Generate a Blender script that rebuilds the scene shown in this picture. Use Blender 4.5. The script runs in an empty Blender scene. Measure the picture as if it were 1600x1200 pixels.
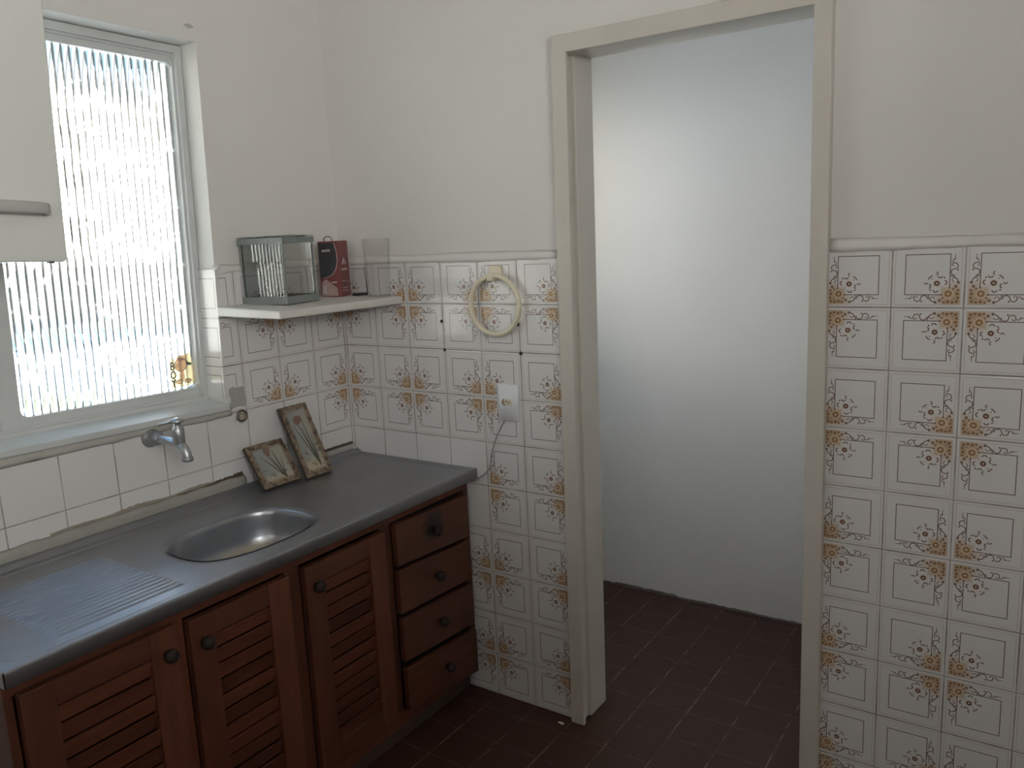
import bpy, bmesh, math, random
from mathutils import Vector, Matrix
random.seed(7)
D = bpy.data
SC = bpy.context.scene
COL = SC.collection

# ------------------------------------------------------------------ camera
cam_data = D.cameras.new('camera')
cam = D.objects.new('camera', cam_data)
COL.objects.link(cam)
YAW, PITCH, ROLL, F = -0.5995294331, -0.1779474649, -0.0467407250, 1266.661
fw = Vector((math.sin(YAW) * math.cos(PITCH), math.cos(YAW) * math.cos(PITCH), math.sin(PITCH)))
r0 = fw.cross(Vector((0, 0, 1))).normalized()
u0 = r0.cross(fw)
rt = r0 * math.cos(ROLL) + u0 * math.sin(ROLL)
up = -r0 * math.sin(ROLL) + u0 * math.cos(ROLL)
cam.matrix_world = Matrix(((rt.x, up.x, -fw.x, 2.1420), (rt.y, up.y, -fw.y, -2.0761),
                           (rt.z, up.z, -fw.z, 1.5517), (0, 0, 0, 1)))
cam_data.sensor_width = 36
cam_data.lens = F / 1600 * 36
cam_data.clip_start = 0.02
SC.camera = cam

# ------------------------------------------------------------------ view
SC.view_settings.view_transform = 'Standard'
SC.view_settings.look = 'None'
SC.view_settings.gamma = 1
SC.view_settings.use_curve_mapping = False
SC.view_settings.exposure = 0.0
SC.cycles.use_denoising = True
SC.cycles.max_bounces = 14
SC.cycles.diffuse_bounces = 6
SC.cycles.transmission_bounces = 12
SC.cycles.sample_clamp_indirect = 40.0

# ------------------------------------------------------------------ sky, sun, fill lamps
world = D.worlds.new('sky')
SC.world = world
world.use_nodes = True
wn = world.node_tree
# clear blue sky: pale at the horizon, deeper overhead (by elevation of the direction)
geo = wn.nodes.new('ShaderNodeTexCoord')
sep = wn.nodes.new('ShaderNodeSeparateXYZ')
ramp = wn.nodes.new('ShaderNodeValToRGB')
wn.links.new(geo.outputs['Generated'], sep.inputs[0])
wn.links.new(sep.outputs[2], ramp.inputs[0])
cr = ramp.color_ramp
cr.elements[0].position = 0.0; cr.elements[0].color = (0.62, 0.76, 0.90, 1)
cr.elements[1].position = 1.0; cr.elements[1].color = (0.18, 0.40, 0.85, 1)
e = cr.elements.new(0.22); e.color = (0.40, 0.63, 0.93, 1)
e = cr.elements.new(0.55); e.color = (0.30, 0.55, 0.92, 1)
bg = [n for n in wn.nodes if n.type == 'BACKGROUND'][0]
bg.inputs['Strength'].default_value = 1.9
wn.links.new(ramp.outputs[0], bg.inputs[0])

def add_light(name, kind, loc, direction, energy, color=(1, 1, 1), size=None, spread=None):
    l = D.lights.new(name, kind)
    l.energy = energy
    l.color = color
    if size:
        l.shape = 'RECTANGLE'
        l.size, l.size_y = size
    if spread:
        l.spread = math.radians(spread)
    o = D.objects.new(name, l)
    COL.objects.link(o)
    o.location = loc
    o.rotation_euler = Vector(direction).to_track_quat('-Z', 'Y').to_euler()
    return o

sun = add_light('sun', 'SUN', (4, 0, 8), (-0.72, 0.12, -0.68), 54.0, (1.0, 0.95, 0.86))
sun.data.angle = 0.01
# added fill lamps out of view: beyond the half wall and at the right wall
add_light('fill_rear', 'AREA', (2.3, -5.15, 2.05), (-0.34, 1, 0.22), 36, (1.0, 0.965, 0.93), (2.4, 0.95))
add_light('fill_right', 'AREA', (3.55, -2.3, 2.1), (-1, 0.12, 0.42), 30, (1.0, 0.98, 0.94), (0.9, 0.6), 115)
# added fill lamp outside the service area opening
add_light('fill_service', 'AREA', (-0.9, 0.30, 1.55), (1, 0.10, -0.04), 32, (0.93, 0.95, 1.0), (0.8, 0.9))

# ------------------------------------------------------------------ node helper
class NT:
    """small expression builder for a material node tree"""
    def __init__(self, name):
        self.mat = D.materials.new(name)
        self.mat.use_nodes = True
        self.t = self.mat.node_tree
        self.bsdf = [n for n in self.t.nodes if n.type == 'BSDF_PRINCIPLED'][0]
    def n(self, typ, **kw):
        nd = self.t.nodes.new(typ)
        for k, v in kw.items():
            setattr(nd, k, v)
        return nd
    def put(self, sock, v):
        if isinstance(v, bpy.types.NodeSocket):
            self.t.links.new(v, sock)
        elif isinstance(v, (tuple, list)):
            sock.default_value = (*v, 1) if len(v) == 3 and sock.type == 'RGBA' else v
        else:
            sock.default_value = v
    def m(self, op, a, b=None, c=None, clamp=False):
        nd = self.n('ShaderNodeMath', operation=op, use_clamp=clamp)
        for i, v in enumerate((a, b, c)):
            if v is not None:
                self.put(nd.inputs[i], v)
        return nd.outputs[0]
    def add(self, a, b): return self.m('ADD', a, b)
    def sub(self, a, b): return self.m('SUBTRACT', a, b)
    def mul(self, a, b): return self.m('MULTIPLY', a, b)
    def mx(self, *a):
        r = a[0]
        for x in a[1:]:
            r = self.m('MAXIMUM', r, x)
        return r
    def mn(self, a, b): return self.m('MINIMUM', a, b)
    def lt(self, a, b): return self.m('LESS_THAN', a, b)
    def gt(self, a, b): return self.m('GREATER_THAN', a, b)
    def absd(self, a, b): return self.m('ABSOLUTE', self.sub(a, b))
    def near(self, a, c, w): return self.lt(self.absd(a, c), w)
    def dist(self, a, b, ca, cb):
        x = self.sub(a, ca); y = self.sub(b, cb)
        return self.m('SQRT', self.add(self.mul(x, x), self.mul(y, y)))
    def smooth(self, v, e0, e1):
        nd = self.n('ShaderNodeMapRange', interpolation_type='SMOOTHSTEP')
        self.put(nd.inputs[0], v)
        nd.inputs[1].default_value = e0; nd.inputs[2].default_value = e1
        nd.inputs[3].default_value = 0; nd.inputs[4].default_value = 1
        return nd.outputs[0]
    def mix(self, f, a, b):
        nd = self.n('ShaderNodeMix', data_type='RGBA')
        self.put(nd.inputs[0], f); self.put(nd.inputs[6], a); self.put(nd.inputs[7], b)
        return nd.outputs[2]
    def noise(self, vec=None, scale=5, detail=3, rough=0.5, dist=0):
        nd = self.n('ShaderNodeTexNoise')
        if vec is not None:
            self.put(nd.inputs['Vector'], vec)
        nd.inputs['Scale'].default_value = scale
        nd.inputs['Detail'].default_value = detail
        nd.inputs['Roughness'].default_value = rough
        nd.inputs['Distortion'].default_value = dist
        return nd.outputs[0]
    def pos(self):
        g = self.n('ShaderNodeNewGeometry')
        s = self.n('ShaderNodeSeparateXYZ')
        self.t.links.new(g.outputs['Position'], s.inputs[0])
        return g.outputs['Position'], s.outputs[0], s.outputs[1], s.outputs[2]
    def obj(self, scale=(1, 1, 1)):
        g = self.n('ShaderNodeTexCoord')
        mp = self.n('ShaderNodeMapping')
        mp.inputs['Scale'].default_value = scale
        self.t.links.new(g.outputs['Object'], mp.inputs[0])
        return mp.outputs[0]
    def vec(self, x, y, z):
        nd = self.n('ShaderNodeCombineXYZ')
        for i, v in enumerate((x, y, z)):
            self.put(nd.inputs[i], v)
        return nd.outputs[0]
    def bump(self, h, strength=0.3, dist=0.002):
        nd = self.n('ShaderNodeBump')
        nd.inputs['Strength'].default_value = strength
        nd.inputs['Distance'].default_value = dist
        self.put(nd.inputs['Height'], h)
        self.t.links.new(nd.outputs[0], self.bsdf.inputs['Normal'])
    def set(self, **kw):
        for k, v in kw.items():
            self.put(self.bsdf.inputs[k.replace('_', ' ')], v)
        return self.mat

def simple(name, color, rough=0.5, metal=0.0, var=0.12, nscale=30, bump=0.0, **kw):
    t = NT(name)
    v = t.obj()
    n = t.noise(v, nscale, 4)
    f = t.m('MULTIPLY_ADD', n, 2 * var, 1 - var)
    hs = t.n('ShaderNodeMix', data_type='RGBA', blend_type='MULTIPLY')
    hs.inputs[0].default_value = 1
    hs.inputs[6].default_value = (*color, 1)
    t.put(hs.inputs[7], t.vec(f, f, f))
    t.set(Base_Color=hs.outputs[2], Roughness=rough, Metallic=metal)
    for k, x in kw.items():
        t.put(t.bsdf.inputs[k.replace('_', ' ')], x)
    if bump:
        t.bump(n, bump)
    return t.mat

# ------------------------------------------------------------------ materials
def tile_material(name, h_axis, offset, patterned=True):
    """15 cm glazed tiles: corner bouquet, thin square line, scrolls along both edges"""
    t = NT(name)
    P, x, y, z = t.pos()
    hx = {'x': x, 'y': y}[h_axis]
    # the printed motif meets in fours: fold the coordinates
    p = t.m('DIVIDE', t.m('PINGPONG', t.m('ABSOLUTE', t.sub(hx, offset)), 0.15), 0.15)
    q = t.m('DIVIDE', t.m('PINGPONG', t.m('ABSOLUTE', t.sub(z, 1.35)), 0.15), 0.15)
    a = t.mx(p, q); b = t.mn(p, q)
    eb = t.mn(t.mn(a, b), t.mn(t.sub(1, a), t.sub(1, b)))       # distance to tile edge
    big = t.noise(P, 1.6, 3)
    fine = t.noise(P, 60, 3)
    joint = t.lt(eb, 0.011)
    col = t.mix(big, (0.76, 0.755, 0.75), (0.70, 0.69, 0.685))
    if patterned:
        scroll_c = (0.17, 0.10, 0.07)
        # pale border line and warm glaze towards the edge
        col = t.mix(t.mul(t.near(eb, 0.047, 0.006), 0.55), col, (0.50, 0.42, 0.36))
        # gold bouquet ground
        g1 = t.mul(t.smooth(a, 0.36, 0.25), t.gt(b, 0.055))
        g2 = t.mul(t.mul(t.smooth(a, 0.43, 0.34), t.lt(b, 0.20)), t.gt(b, 0.055))
        col = t.mix(t.mul(t.mx(g1, t.mul(g2, 0.45)), 0.85), col, (0.50, 0.355, 0.21))
        sp = None
        for (cx, cy, r) in ((.10, .10, .022), (.155, .085, .020), (.215, .095, .022), (.27, .085, .018), (.325, .115, .024),
                            (.13, .145, .018), (.29, .15, .016), (.305, .20, .014)):
            d = t.lt(t.dist(a, b, cx, cy), r)
            sp = d if sp is None else t.mx(sp, d)
        col = t.mix(t.mul(sp, 0.85), col, (0.25, 0.125, 0.065))
        # thin square line
        fr = t.mx(t.mul(t.near(b, 0.20, 0.0065), t.mul(t.gt(a, 0.30), t.lt(a, 0.816))),
                  t.mul(t.near(a, 0.81, 0.0065), t.mul(t.gt(b, 0.20), t.lt(b, 0.816))))
        col = t.mix(t.mul(fr, 0.92), col, (0.13, 0.095, 0.085))
        # scrolls: ring segments (centre, radius, half width, half-plane)
        sc = t.mx(t.lt(t.dist(a, b, .385, .085), .020), t.lt(t.dist(a, b, .575, .098), .013))
        def arc(cx, cy, r, w, side, lim):
            ring = t.lt(t.absd(t.dist(a, b, cx, cy), r), w)
            h = {'l': lambda: t.lt(a, lim), 'r': lambda: t.gt(a, lim), 'd': lambda: t.lt(b, lim), 'u': lambda: t.gt(b, lim)}[side]()
            return t.mul(ring, h)
        quarter = t.mul(arc(.375, .195, .108, .008, 'r', .385), t.lt(b, .20))
        sc = t.mx(sc, quarter, arc(.425, .142, .026, .006, 'u', .135), arc(.540, .140, .048, .0075, 'u', .135),
                  arc(.632, .142, .044, .0075, 'd', .145), arc(.655, .155, .022, .006, 'u', .15),
                  arc(.705, .138, .030, .006, 'u', .138),
                  t.mul(t.near(b, .140, .0045), t.mul(t.gt(a, .715), t.lt(a, .81))),
                  t.lt(t.dist(a, b, .748, .140), .010))
        # leaves round the small flower
        sc2 = t.mx(arc(.485, .330, .030, .009, 'l', .480), arc(.462, .440, .024, .008, 'u', .430),
                   arc(.385, .268, .030, .009, 'd', .268), arc(.520, .385, .022, .008, 'd', .385),
                   t.lt(t.dist(a, b, .458, .272), .013))
        sc = t.mx(sc, sc2)
        col = t.mix(t.mul(sc, 0.92), col, scroll_c)
        # small flower
        d2 = t.dist(a, b, .372, .372)
        col = t.mix(t.mul(t.lt(d2, .060), 0.35), col, (0.62, 0.50, 0.38))
        col = t.mix(t.lt(d2, .040), col, (0.19, 0.105, 0.075))
        col = t.mix(t.lt(d2, .012), col, (0.75, 0.70, 0.62))
        # large flower with scalloped petals
        dx = t.sub(a, .215); dy = t.sub(b, .215)
        ang = t.m('ARCTAN2', dy, dx)
        rad = t.m('MULTIPLY_ADD', t.m('SINE', t.mul(ang, 9)), 0.006, 0.074)
        d1 = t.dist(a, b, .215, .215)
        col = t.mix(t.lt(d1, rad), col, (0.66, 0.53, 0.37))
        col = t.mix(t.lt(d1, .050), col, (0.34, 0.20, 0.105))
        col = t.mix(t.lt(d1, .028), col, (0.42, 0.27, 0.15))
        col = t.mix(t.lt(d1, .013), col, (0.76, 0.70, 0.60))
    # joints darkened by old dirt
    jn = t.smooth(t.noise(P, 7, 4, 0.65), 0.35, 0.7)
    jcol = t.mix(jn, (0.46, 0.43, 0.41), (0.20, 0.17, 0.155))
    col = t.mix(joint, col, jcol)
    # greasy smudges
    sm = t.smooth(t.noise(P, 11, 5, 0.7), 0.66, 0.80)
    col = t.mix(t.mul(sm, 0.18), col, (0.35, 0.27, 0.20))
    rough = t.mx(t.m('MULTIPLY_ADD', t.noise(P, 14, 3), 0.16, 0.10), t.mul(joint, 0.8))
    t.set(Base_Color=col, Roughness=rough, Specular_IOR_Level=0.5)
    h = t.add(t.mul(t.smooth(eb, 0.004, 0.035), 1.0), t.mul(t.noise(P, 9, 2), 0.8))
    t.bump(h, 0.35, 0.0015)
    return t.mat

M = {}
M['tile_back'] = tile_material('glazed flower tile back', 'x', 0.0099)
M['tile_back_right'] = tile_material('glazed flower tile right of door', 'x', 1.6612)
M['tile_side'] = tile_material('glazed flower tile window wall', 'y', -0.0022)
M['plain_back'] = tile_material('plain white tile back', 'x', 0.0099, False)
M['plain_side'] = tile_material('plain white tile window wall', 'y', -0.0022, False)

def plaster(name, c1, c2):
    t = NT(name)
    P, x, y, z = t.pos()
    n = t.noise(P, 2.2, 5, 0.6)
    f = t.noise(P, 55, 4, 0.6)
    col = t.mix(n, c1, c2)
    blot = t.smooth(t.noise(P, 9, 6, 0.7), 0.70, 0.78)
    col = t.mix(t.mul(blot, 0.12), col, (0.45, 0.42, 0.38))
    t.set(Base_Color=col, Roughness=0.6)
    t.bump(t.add(t.mul(n, 2.0), t.mul(f, 0.25)), 0.35, 0.006)
    return t.mat
M['paint'] = plaster('white wall paint', (0.73, 0.72, 0.69), (0.69, 0.68, 0.65))
M['paint2'] = plaster('white limewash service area', (0.79, 0.79, 0.77), (0.73, 0.73, 0.71))
M['ceiling'] = plaster('ceiling paint', (0.74, 0.73, 0.70), (0.70, 0.69, 0.66))
M['reveal'] = plaster('window reveal paint', (0.76, 0.76, 0.75), (0.72, 0.72, 0.71))
M['enamel'] = simple('cream enamel door frame', (0.60, 0.57, 0.515), 0.38, var=0.05, nscale=8, bump=0.05)
M['win_paint'] = simple('grey white window enamel', (0.58, 0.60, 0.59), 0.42, var=0.06, nscale=12, bump=0.05)
M['marble'] = simple('white painted marble shelf', (0.66, 0.64, 0.60), 0.42, var=0.09, nscale=14, bump=0.05)
M['sill'] = simple('worn sill mortar', (0.46, 0.46, 0.42), 0.6, var=0.16, nscale=16, bump=0.2)
M['mortar'] = simple('dirty mortar', (0.30, 0.27, 0.22), 0.85, var=0.3, nscale=26, bump=0.6)
M['ledge'] = simple('grey green mortar ledge', (0.34, 0.335, 0.30), 0.55, var=0.16, nscale=14, bump=0.2)
M['grime'] = simple('brown black grime', (0.10, 0.075, 0.055), 0.8, var=0.35, nscale=60, bump=0.5)
M['patch'] = simple('grey putty', (0.40, 0.40, 0.385), 0.9, var=0.15, nscale=50, bump=0.4)
M['plinth_dark'] = simple('crumbled dark plaster foot', (0.13, 0.11, 0.10), 0.9, var=0.4, nscale=60)
M['black'] = simple('black plastic', (0.02, 0.02, 0.022), 0.4, var=0.05)
M['gap_shade'] = simple('painted gap shade', (0.012, 0.010, 0.009), 0.9)
M['steel_white'] = simple('white lacquered steel', (0.66, 0.68, 0.64), 0.35, var=0.02, nscale=4)
M['handle'] = simple('silver plastic handle', (0.55, 0.55, 0.53), 0.3, 0.35, var=0.04)
M['cream_plastic'] = simple('aged cream plastic', (0.72, 0.67, 0.52), 0.35, var=0.05)
M['white_plastic'] = simple('white outlet plastic', (0.80, 0.83, 0.86), 0.35, var=0.02)
M['brown_pin'] = simple('outlet pin brown', (0.20, 0.12, 0.07), 0.5)
M['cable'] = simple('grey cable', (0.33, 0.33, 0.33), 0.5)
M['chrome'] = simple('dull chrome', (0.50, 0.52, 0.54), 0.36, 1.0, var=0.08, nscale=40)
M['old_chrome'] = simple('corroded grey chrome', (0.38, 0.40, 0.40), 0.5, 0.85, var=0.2, nscale=60, bump=0.2)
M['brass'] = simple('tarnished metal ring', (0.24, 0.22, 0.18), 0.45, 0.8, var=0.2, nscale=60)
M['frame_metal'] = simple('grey aquarium trim', (0.20, 0.225, 0.215), 0.45, var=0.08, nscale=30)
M['scrap'] = simple('white scrap', (0.7, 0.68, 0.62), 0.7)
M['red'] = simple('red printed card', (0.19, 0.055, 0.055), 0.42, var=0.10, nscale=25)
M['red_dark'] = simple('deep red card', (0.17, 0.04, 0.04), 0.42, var=0.12, nscale=25)
M['box_black'] = simple('black printed panel', (0.045, 0.045, 0.05), 0.35, var=0.2, nscale=40)
M['box_pink'] = simple('pink grey printed picture', (0.42, 0.30, 0.28), 0.45, var=0.35, nscale=55)
M['box_light'] = simple('pale print', (0.52, 0.46, 0.44), 0.45, var=0.1)

def clear_mat(name, color, rough, ior=1.45, alpha_mix=0.6, tint=(0.93, 0.96, 0.95)):
    t = NT(name)
    gl = t.n('ShaderNodeBsdfGlass')
    gl.inputs['Color'].default_value = (*color, 1)
    gl.inputs['Roughness'].default_value = rough
    gl.inputs['IOR'].default_value = ior
    tr = t.n('ShaderNodeBsdfTransparent')
    tr.inputs[0].default_value = (*tint, 1)
    mx = t.n('ShaderNodeMixShader')
    mx.inputs[0].default_value = alpha_mix
    t.t.links.new(gl.outputs[0], mx.inputs[1])
    t.t.links.new(tr.outputs[0], mx.inputs[2])
    out = [n for n in t.t.nodes if n.type == 'OUTPUT_MATERIAL'][0]
    t.t.links.new(mx.outputs[0], out.inputs[0])
    return t.mat
def rib_glass():
    """clear ribbed glass; dark refraction streaks are painted into the valleys between the ribs"""
    t = NT('ribbed window glass')
    P, x, y, z = t.pos()
    out = [n for n in t.t.nodes if n.type == 'OUTPUT_MATERIAL'][0]
    gl = t.n('ShaderNodeBsdfGlass')
    gl.inputs['Color'].default_value = (0.97, 0.99, 0.985, 1)
    gl.inputs['Roughness'].default_value = 0.03
    gl.inputs['IOR'].default_value = 1.5
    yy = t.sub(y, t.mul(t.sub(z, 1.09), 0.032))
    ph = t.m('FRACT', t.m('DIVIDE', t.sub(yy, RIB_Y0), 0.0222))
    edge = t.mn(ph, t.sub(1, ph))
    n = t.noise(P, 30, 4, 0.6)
    streak = t.mul(t.smooth(edge, 0.19, 0.09), t.smooth(n, 0.28, 0.50))  # painted dark streaks stand in for refraction at the rib edges
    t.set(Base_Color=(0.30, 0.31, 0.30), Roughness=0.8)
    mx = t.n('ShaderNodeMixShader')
    t.put(mx.inputs[0], t.m('MULTIPLY_ADD', streak, 0.82, 0.02))
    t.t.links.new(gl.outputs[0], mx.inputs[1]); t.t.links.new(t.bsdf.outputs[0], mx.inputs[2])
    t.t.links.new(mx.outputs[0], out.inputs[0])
    return t.mat
RIB_Y0 = -1.088
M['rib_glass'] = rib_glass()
M['flat_glass'] = clear_mat('aquarium glass', (0.975, 0.985, 0.98), 0.0, 1.5, 0.0)
M['cup_plastic'] = clear_mat('cloudy clear plastic', (0.98, 0.98, 0.98), 0.10, 1.2, 0.88, (0.975, 0.975, 0.975))

def wood(name, axis, c1=(0.155, 0.052, 0.027), c2=(0.070, 0.024, 0.013)):
    t = NT(name)
    sc = {'y': (1, 0.12, 1), 'z': (1, 1, 0.12)}[axis]
    g = t.n('ShaderNodeNewGeometry')
    mp = t.n('ShaderNodeMapping'); mp.inputs['Scale'].default_value = sc
    t.t.links.new(g.outputs['Position'], mp.inputs[0])
    v = mp.outputs[0]
    n = t.noise(v, 55, 5, 0.6, 0.6)
    n2 = t.noise(v, 9, 3, 0.5)
    rnd = t.n('ShaderNodeNewGeometry').outputs['Random Per Island']
    f = t.m('ADD', t.mul(n, 0.6), t.mul(t.add(n2, t.mul(rnd, 0.9)), 0.42))
    col = t.mix(t.smooth(f, 0.35, 0.95), c1, c2)
    worn = t.smooth(t.noise(g.outputs['Position'], 24, 6, 0.75), 0.66, 0.78)
    col = t.mix(t.mul(worn, 0.45), col, (0.24, 0.13, 0.085))
    t.set(Base_Color=col, Roughness=t.m('MULTIPLY_ADD', n2, 0.25, 0.30))
    t.bump(n, 0.35, 0.001)
    return t
M['wood_h'] = wood('red brown varnished wood, grain across', 'y').mat
M['wood_v'] = wood('red brown varnished wood, grain upright', 'z').mat

def wood_burn(name, cy, cz, rad):
    t = wood(name, 'y')
    P, x, y, z = t.pos()
    d = t.dist(y, z, cy, cz)
    d = t.add(d, t.mul(t.noise(P, 30, 4), 0.03))
    old = t.bsdf.inputs['Base Color'].links[0].from_socket
    t.set(Base_Color=t.mix(t.mul(t.smooth(d, rad, rad * 0.45), 0.9), old, (0.012, 0.009, 0.008)))
    return t.mat
M['wood_burn'] = wood_burn('red brown wood with black hand stain', -0.215, 0.675, 0.085)
M['knob'] = simple('dark worn wooden knob', (0.018, 0.009, 0.007), 0.75, var=0.3, nscale=80, bump=0.2)

def steel_top():
    t = NT('brushed worn stainless steel')
    P, x, y, z = t.pos()
    mp = t.n('ShaderNodeMapping'); mp.inputs['Scale'].default_value = (1, 0.08, 1)
    t.t.links.new(P, mp.inputs[0])
    br = t.noise(mp.outputs[0], 260, 3, 0.6)
    bl = t.noise(P, 5, 5, 0.65)
    sp = t.smooth(t.noise(P, 120, 2, 0.5), 0.70, 0.78)
    col = t.mix(bl, (0.41, 0.42, 0.445), (0.29, 0.30, 0.32))
    col = t.mix(t.mul(sp, 0.3), col, (0.5, 0.5, 0.48))
    t.set(Base_Color=col, Metallic=0.92, Roughness=t.m('MULTIPLY_ADD', bl, 0.20, 0.31))
    t.bump(t.add(t.mul(br, 0.3), bl), 0.12, 0.001)
    return t.mat
M['steel'] = steel_top()
def bowl_mat():
    t = NT('satin steel bowl, golden towards the bottom')
    P, x, y, z = t.pos()
    bl = t.noise(P, 14, 5, 0.65)
    film = t.mul(t.smooth(z, 0.722, 0.698), t.smooth(bl, 0.3, 0.6))  # golden tone, stronger towards the bowl floor
    col = t.mix(bl, (0.42, 0.44, 0.47), (0.30, 0.31, 0.33))
    col = t.mix(t.mul(film, 0.8), col, (0.58, 0.50, 0.34))
    t.set(Base_Color=col, Metallic=0.85, Roughness=0.30)
    return t.mat
M['bowl'] = bowl_mat()

def floor_mat():
    t = NT('red brown quarry tile floor')
    P, x, y, z = t.pos()
    wob = t.mul(t.sub(t.noise(P, 9, 3), 0.5), 0.006)
    fx = t.m('PINGPONG', t.m('ABSOLUTE', t.add(t.sub(x, 0.91), wob)), 0.075)
    fy = t.m('PINGPONG', t.m('ABSOLUTE', t.add(t.sub(y, 0.80), wob)), 0.07375)
    e = t.mn(fx, fy)
    n = t.noise(P, 6, 5, 0.6)
    n2 = t.noise(P, 45, 4, 0.6)
    cx = t.m('FLOOR', t.m('DIVIDE', t.sub(x, 0.91), 0.15)); cy = t.m('FLOOR', t.m('DIVIDE', t.sub(y, 0.80), 0.1475))
    wn_ = t.n('ShaderNodeTexWhiteNoise'); t.put(wn_.inputs[0], t.vec(cx, cy, 0))
    col = t.mix(n, (0.072, 0.028, 0.017), (0.042, 0.016, 0.010))
    col = t.mix(t.mul(wn_.outputs[0], 0.35), col, (0.052, 0.022, 0.016))
    col = t.mix(t.mul(t.smooth(n2, 0.55, 0.8), 0.25), col, (0.10, 0.06, 0.045))
    jl = t.mx(t.lt(fx, 0.0022), t.mul(t.lt(fy, 0.0022), 0.45))
    jm = t.mul(jl, t.smooth(t.noise(P, 16, 4, 0.7), 0.40, 0.62))
    col = t.mix(t.mul(jm, 0.8), col, (0.26, 0.17, 0.13))
    t.set(Base_Color=col, Roughness=t.m('MULTIPLY_ADD', n2, 0.25, 0.38))
    t.bump(t.add(t.smooth(e, 0.0005, 0.004), t.mul(n2, 0.3)), 0.4, 0.0015)
    return t.mat
M['floor'] = floor_mat()

def plaque_mat(name, w, h):
    """rustic tile picture: brown worn border, pale ground, red tulip, green leaves. local x = width, y = height"""
    t = NT(name)
    tc = t.n('ShaderNodeTexCoord'); s = t.n('ShaderNodeSeparateXYZ')
    t.t.links.new(tc.outputs['Object'], s.inputs[0])
    u = t.m('DIVIDE', s.outputs[0], w); v = t.m('DIVIDE', s.outputs[1], h)   # 0..1
    P = tc.outputs['Object']
    nz = t.noise(P, 40, 5, 0.7); nb = t.noise(P, 14, 4, 0.7)
    du = t.mn(s.outputs[0], t.sub(w, s.outputs[0])); dv = t.mn(s.outputs[1], t.sub(h, s.outputs[1]))
    edge = t.add(t.mn(du, dv), t.mul(t.sub(nb, 0.5), 0.016))
    col = t.mix(u, (0.24, 0.275, 0.29), (0.42, 0.385, 0.31))                       # bluish left, cream right
    col = t.mix(t.smooth(v, 0.30, 0.12), col, (0.46, 0.40, 0.29))
    speck = t.mul(t.smooth(nz, 0.53, 0.62), t.lt(v, 0.42))
    col = t.mix(t.mul(speck, 0.75), col, (0.14, 0.10, 0.07))
    def seg(x1, y1, x2, y2, wd):
        """distance to a straight line in metres, tapering stroke"""
        ax, ay, bx, by = x1 * w, y1 * h, x2 * w, y2 * h
        L2 = (bx - ax) ** 2 + (by - ay) ** 2
        px = t.sub(s.outputs[0], ax); py = t.sub(s.outputs[1], ay)
        k = t.m('DIVIDE', t.add(t.mul(px, bx - ax), t.mul(py, by - ay)), L2, clamp=True)
        ex = t.sub(px, t.mul(k, bx - ax)); ey = t.sub(py, t.mul(k, by - ay))
        d = t.m('SQRT', t.add(t.mul(ex, ex), t.mul(ey, ey)))
        return t.lt(d, t.m('MULTIPLY_ADD', k, -wd * 0.7, wd))
    green = t.mx(seg(.66, .14, .26, .70, .0032), seg(.66, .14, .42, .74, .0036), seg(.67, .16, .60, .78, .0034),
                 seg(.67, .20, .75, .58, .0022), seg(.66, .12, .50, .68, .0022))
    col = t.mix(t.mul(green, 0.9), col, (0.055, 0.065, 0.040))
    fl = t.add(t.dist(t.mul(u, w), t.mul(v, h), 0.47 * w, 0.79 * h), t.mul(t.sub(nz, 0.5), 0.035))
    col = t.mix(t.mul(t.lt(fl, 0.0155), 0.8), col, (0.19, 0.095, 0.065))
    bcol = t.mix(t.smooth(nz, 0.42, 0.60), (0.27, 0.20, 0.135), (0.085, 0.06, 0.042))
    col = t.mix(t.smooth(edge, 0.026, 0.011), col, bcol)
    t.set(Base_Color=col, Roughness=0.6)
    t.bump(nz, 0.5, 0.001)
    return t.mat

# ------------------------------------------------------------------ mesh helpers
WORLD = {}      # object name -> world origin (for parenting)

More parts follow.
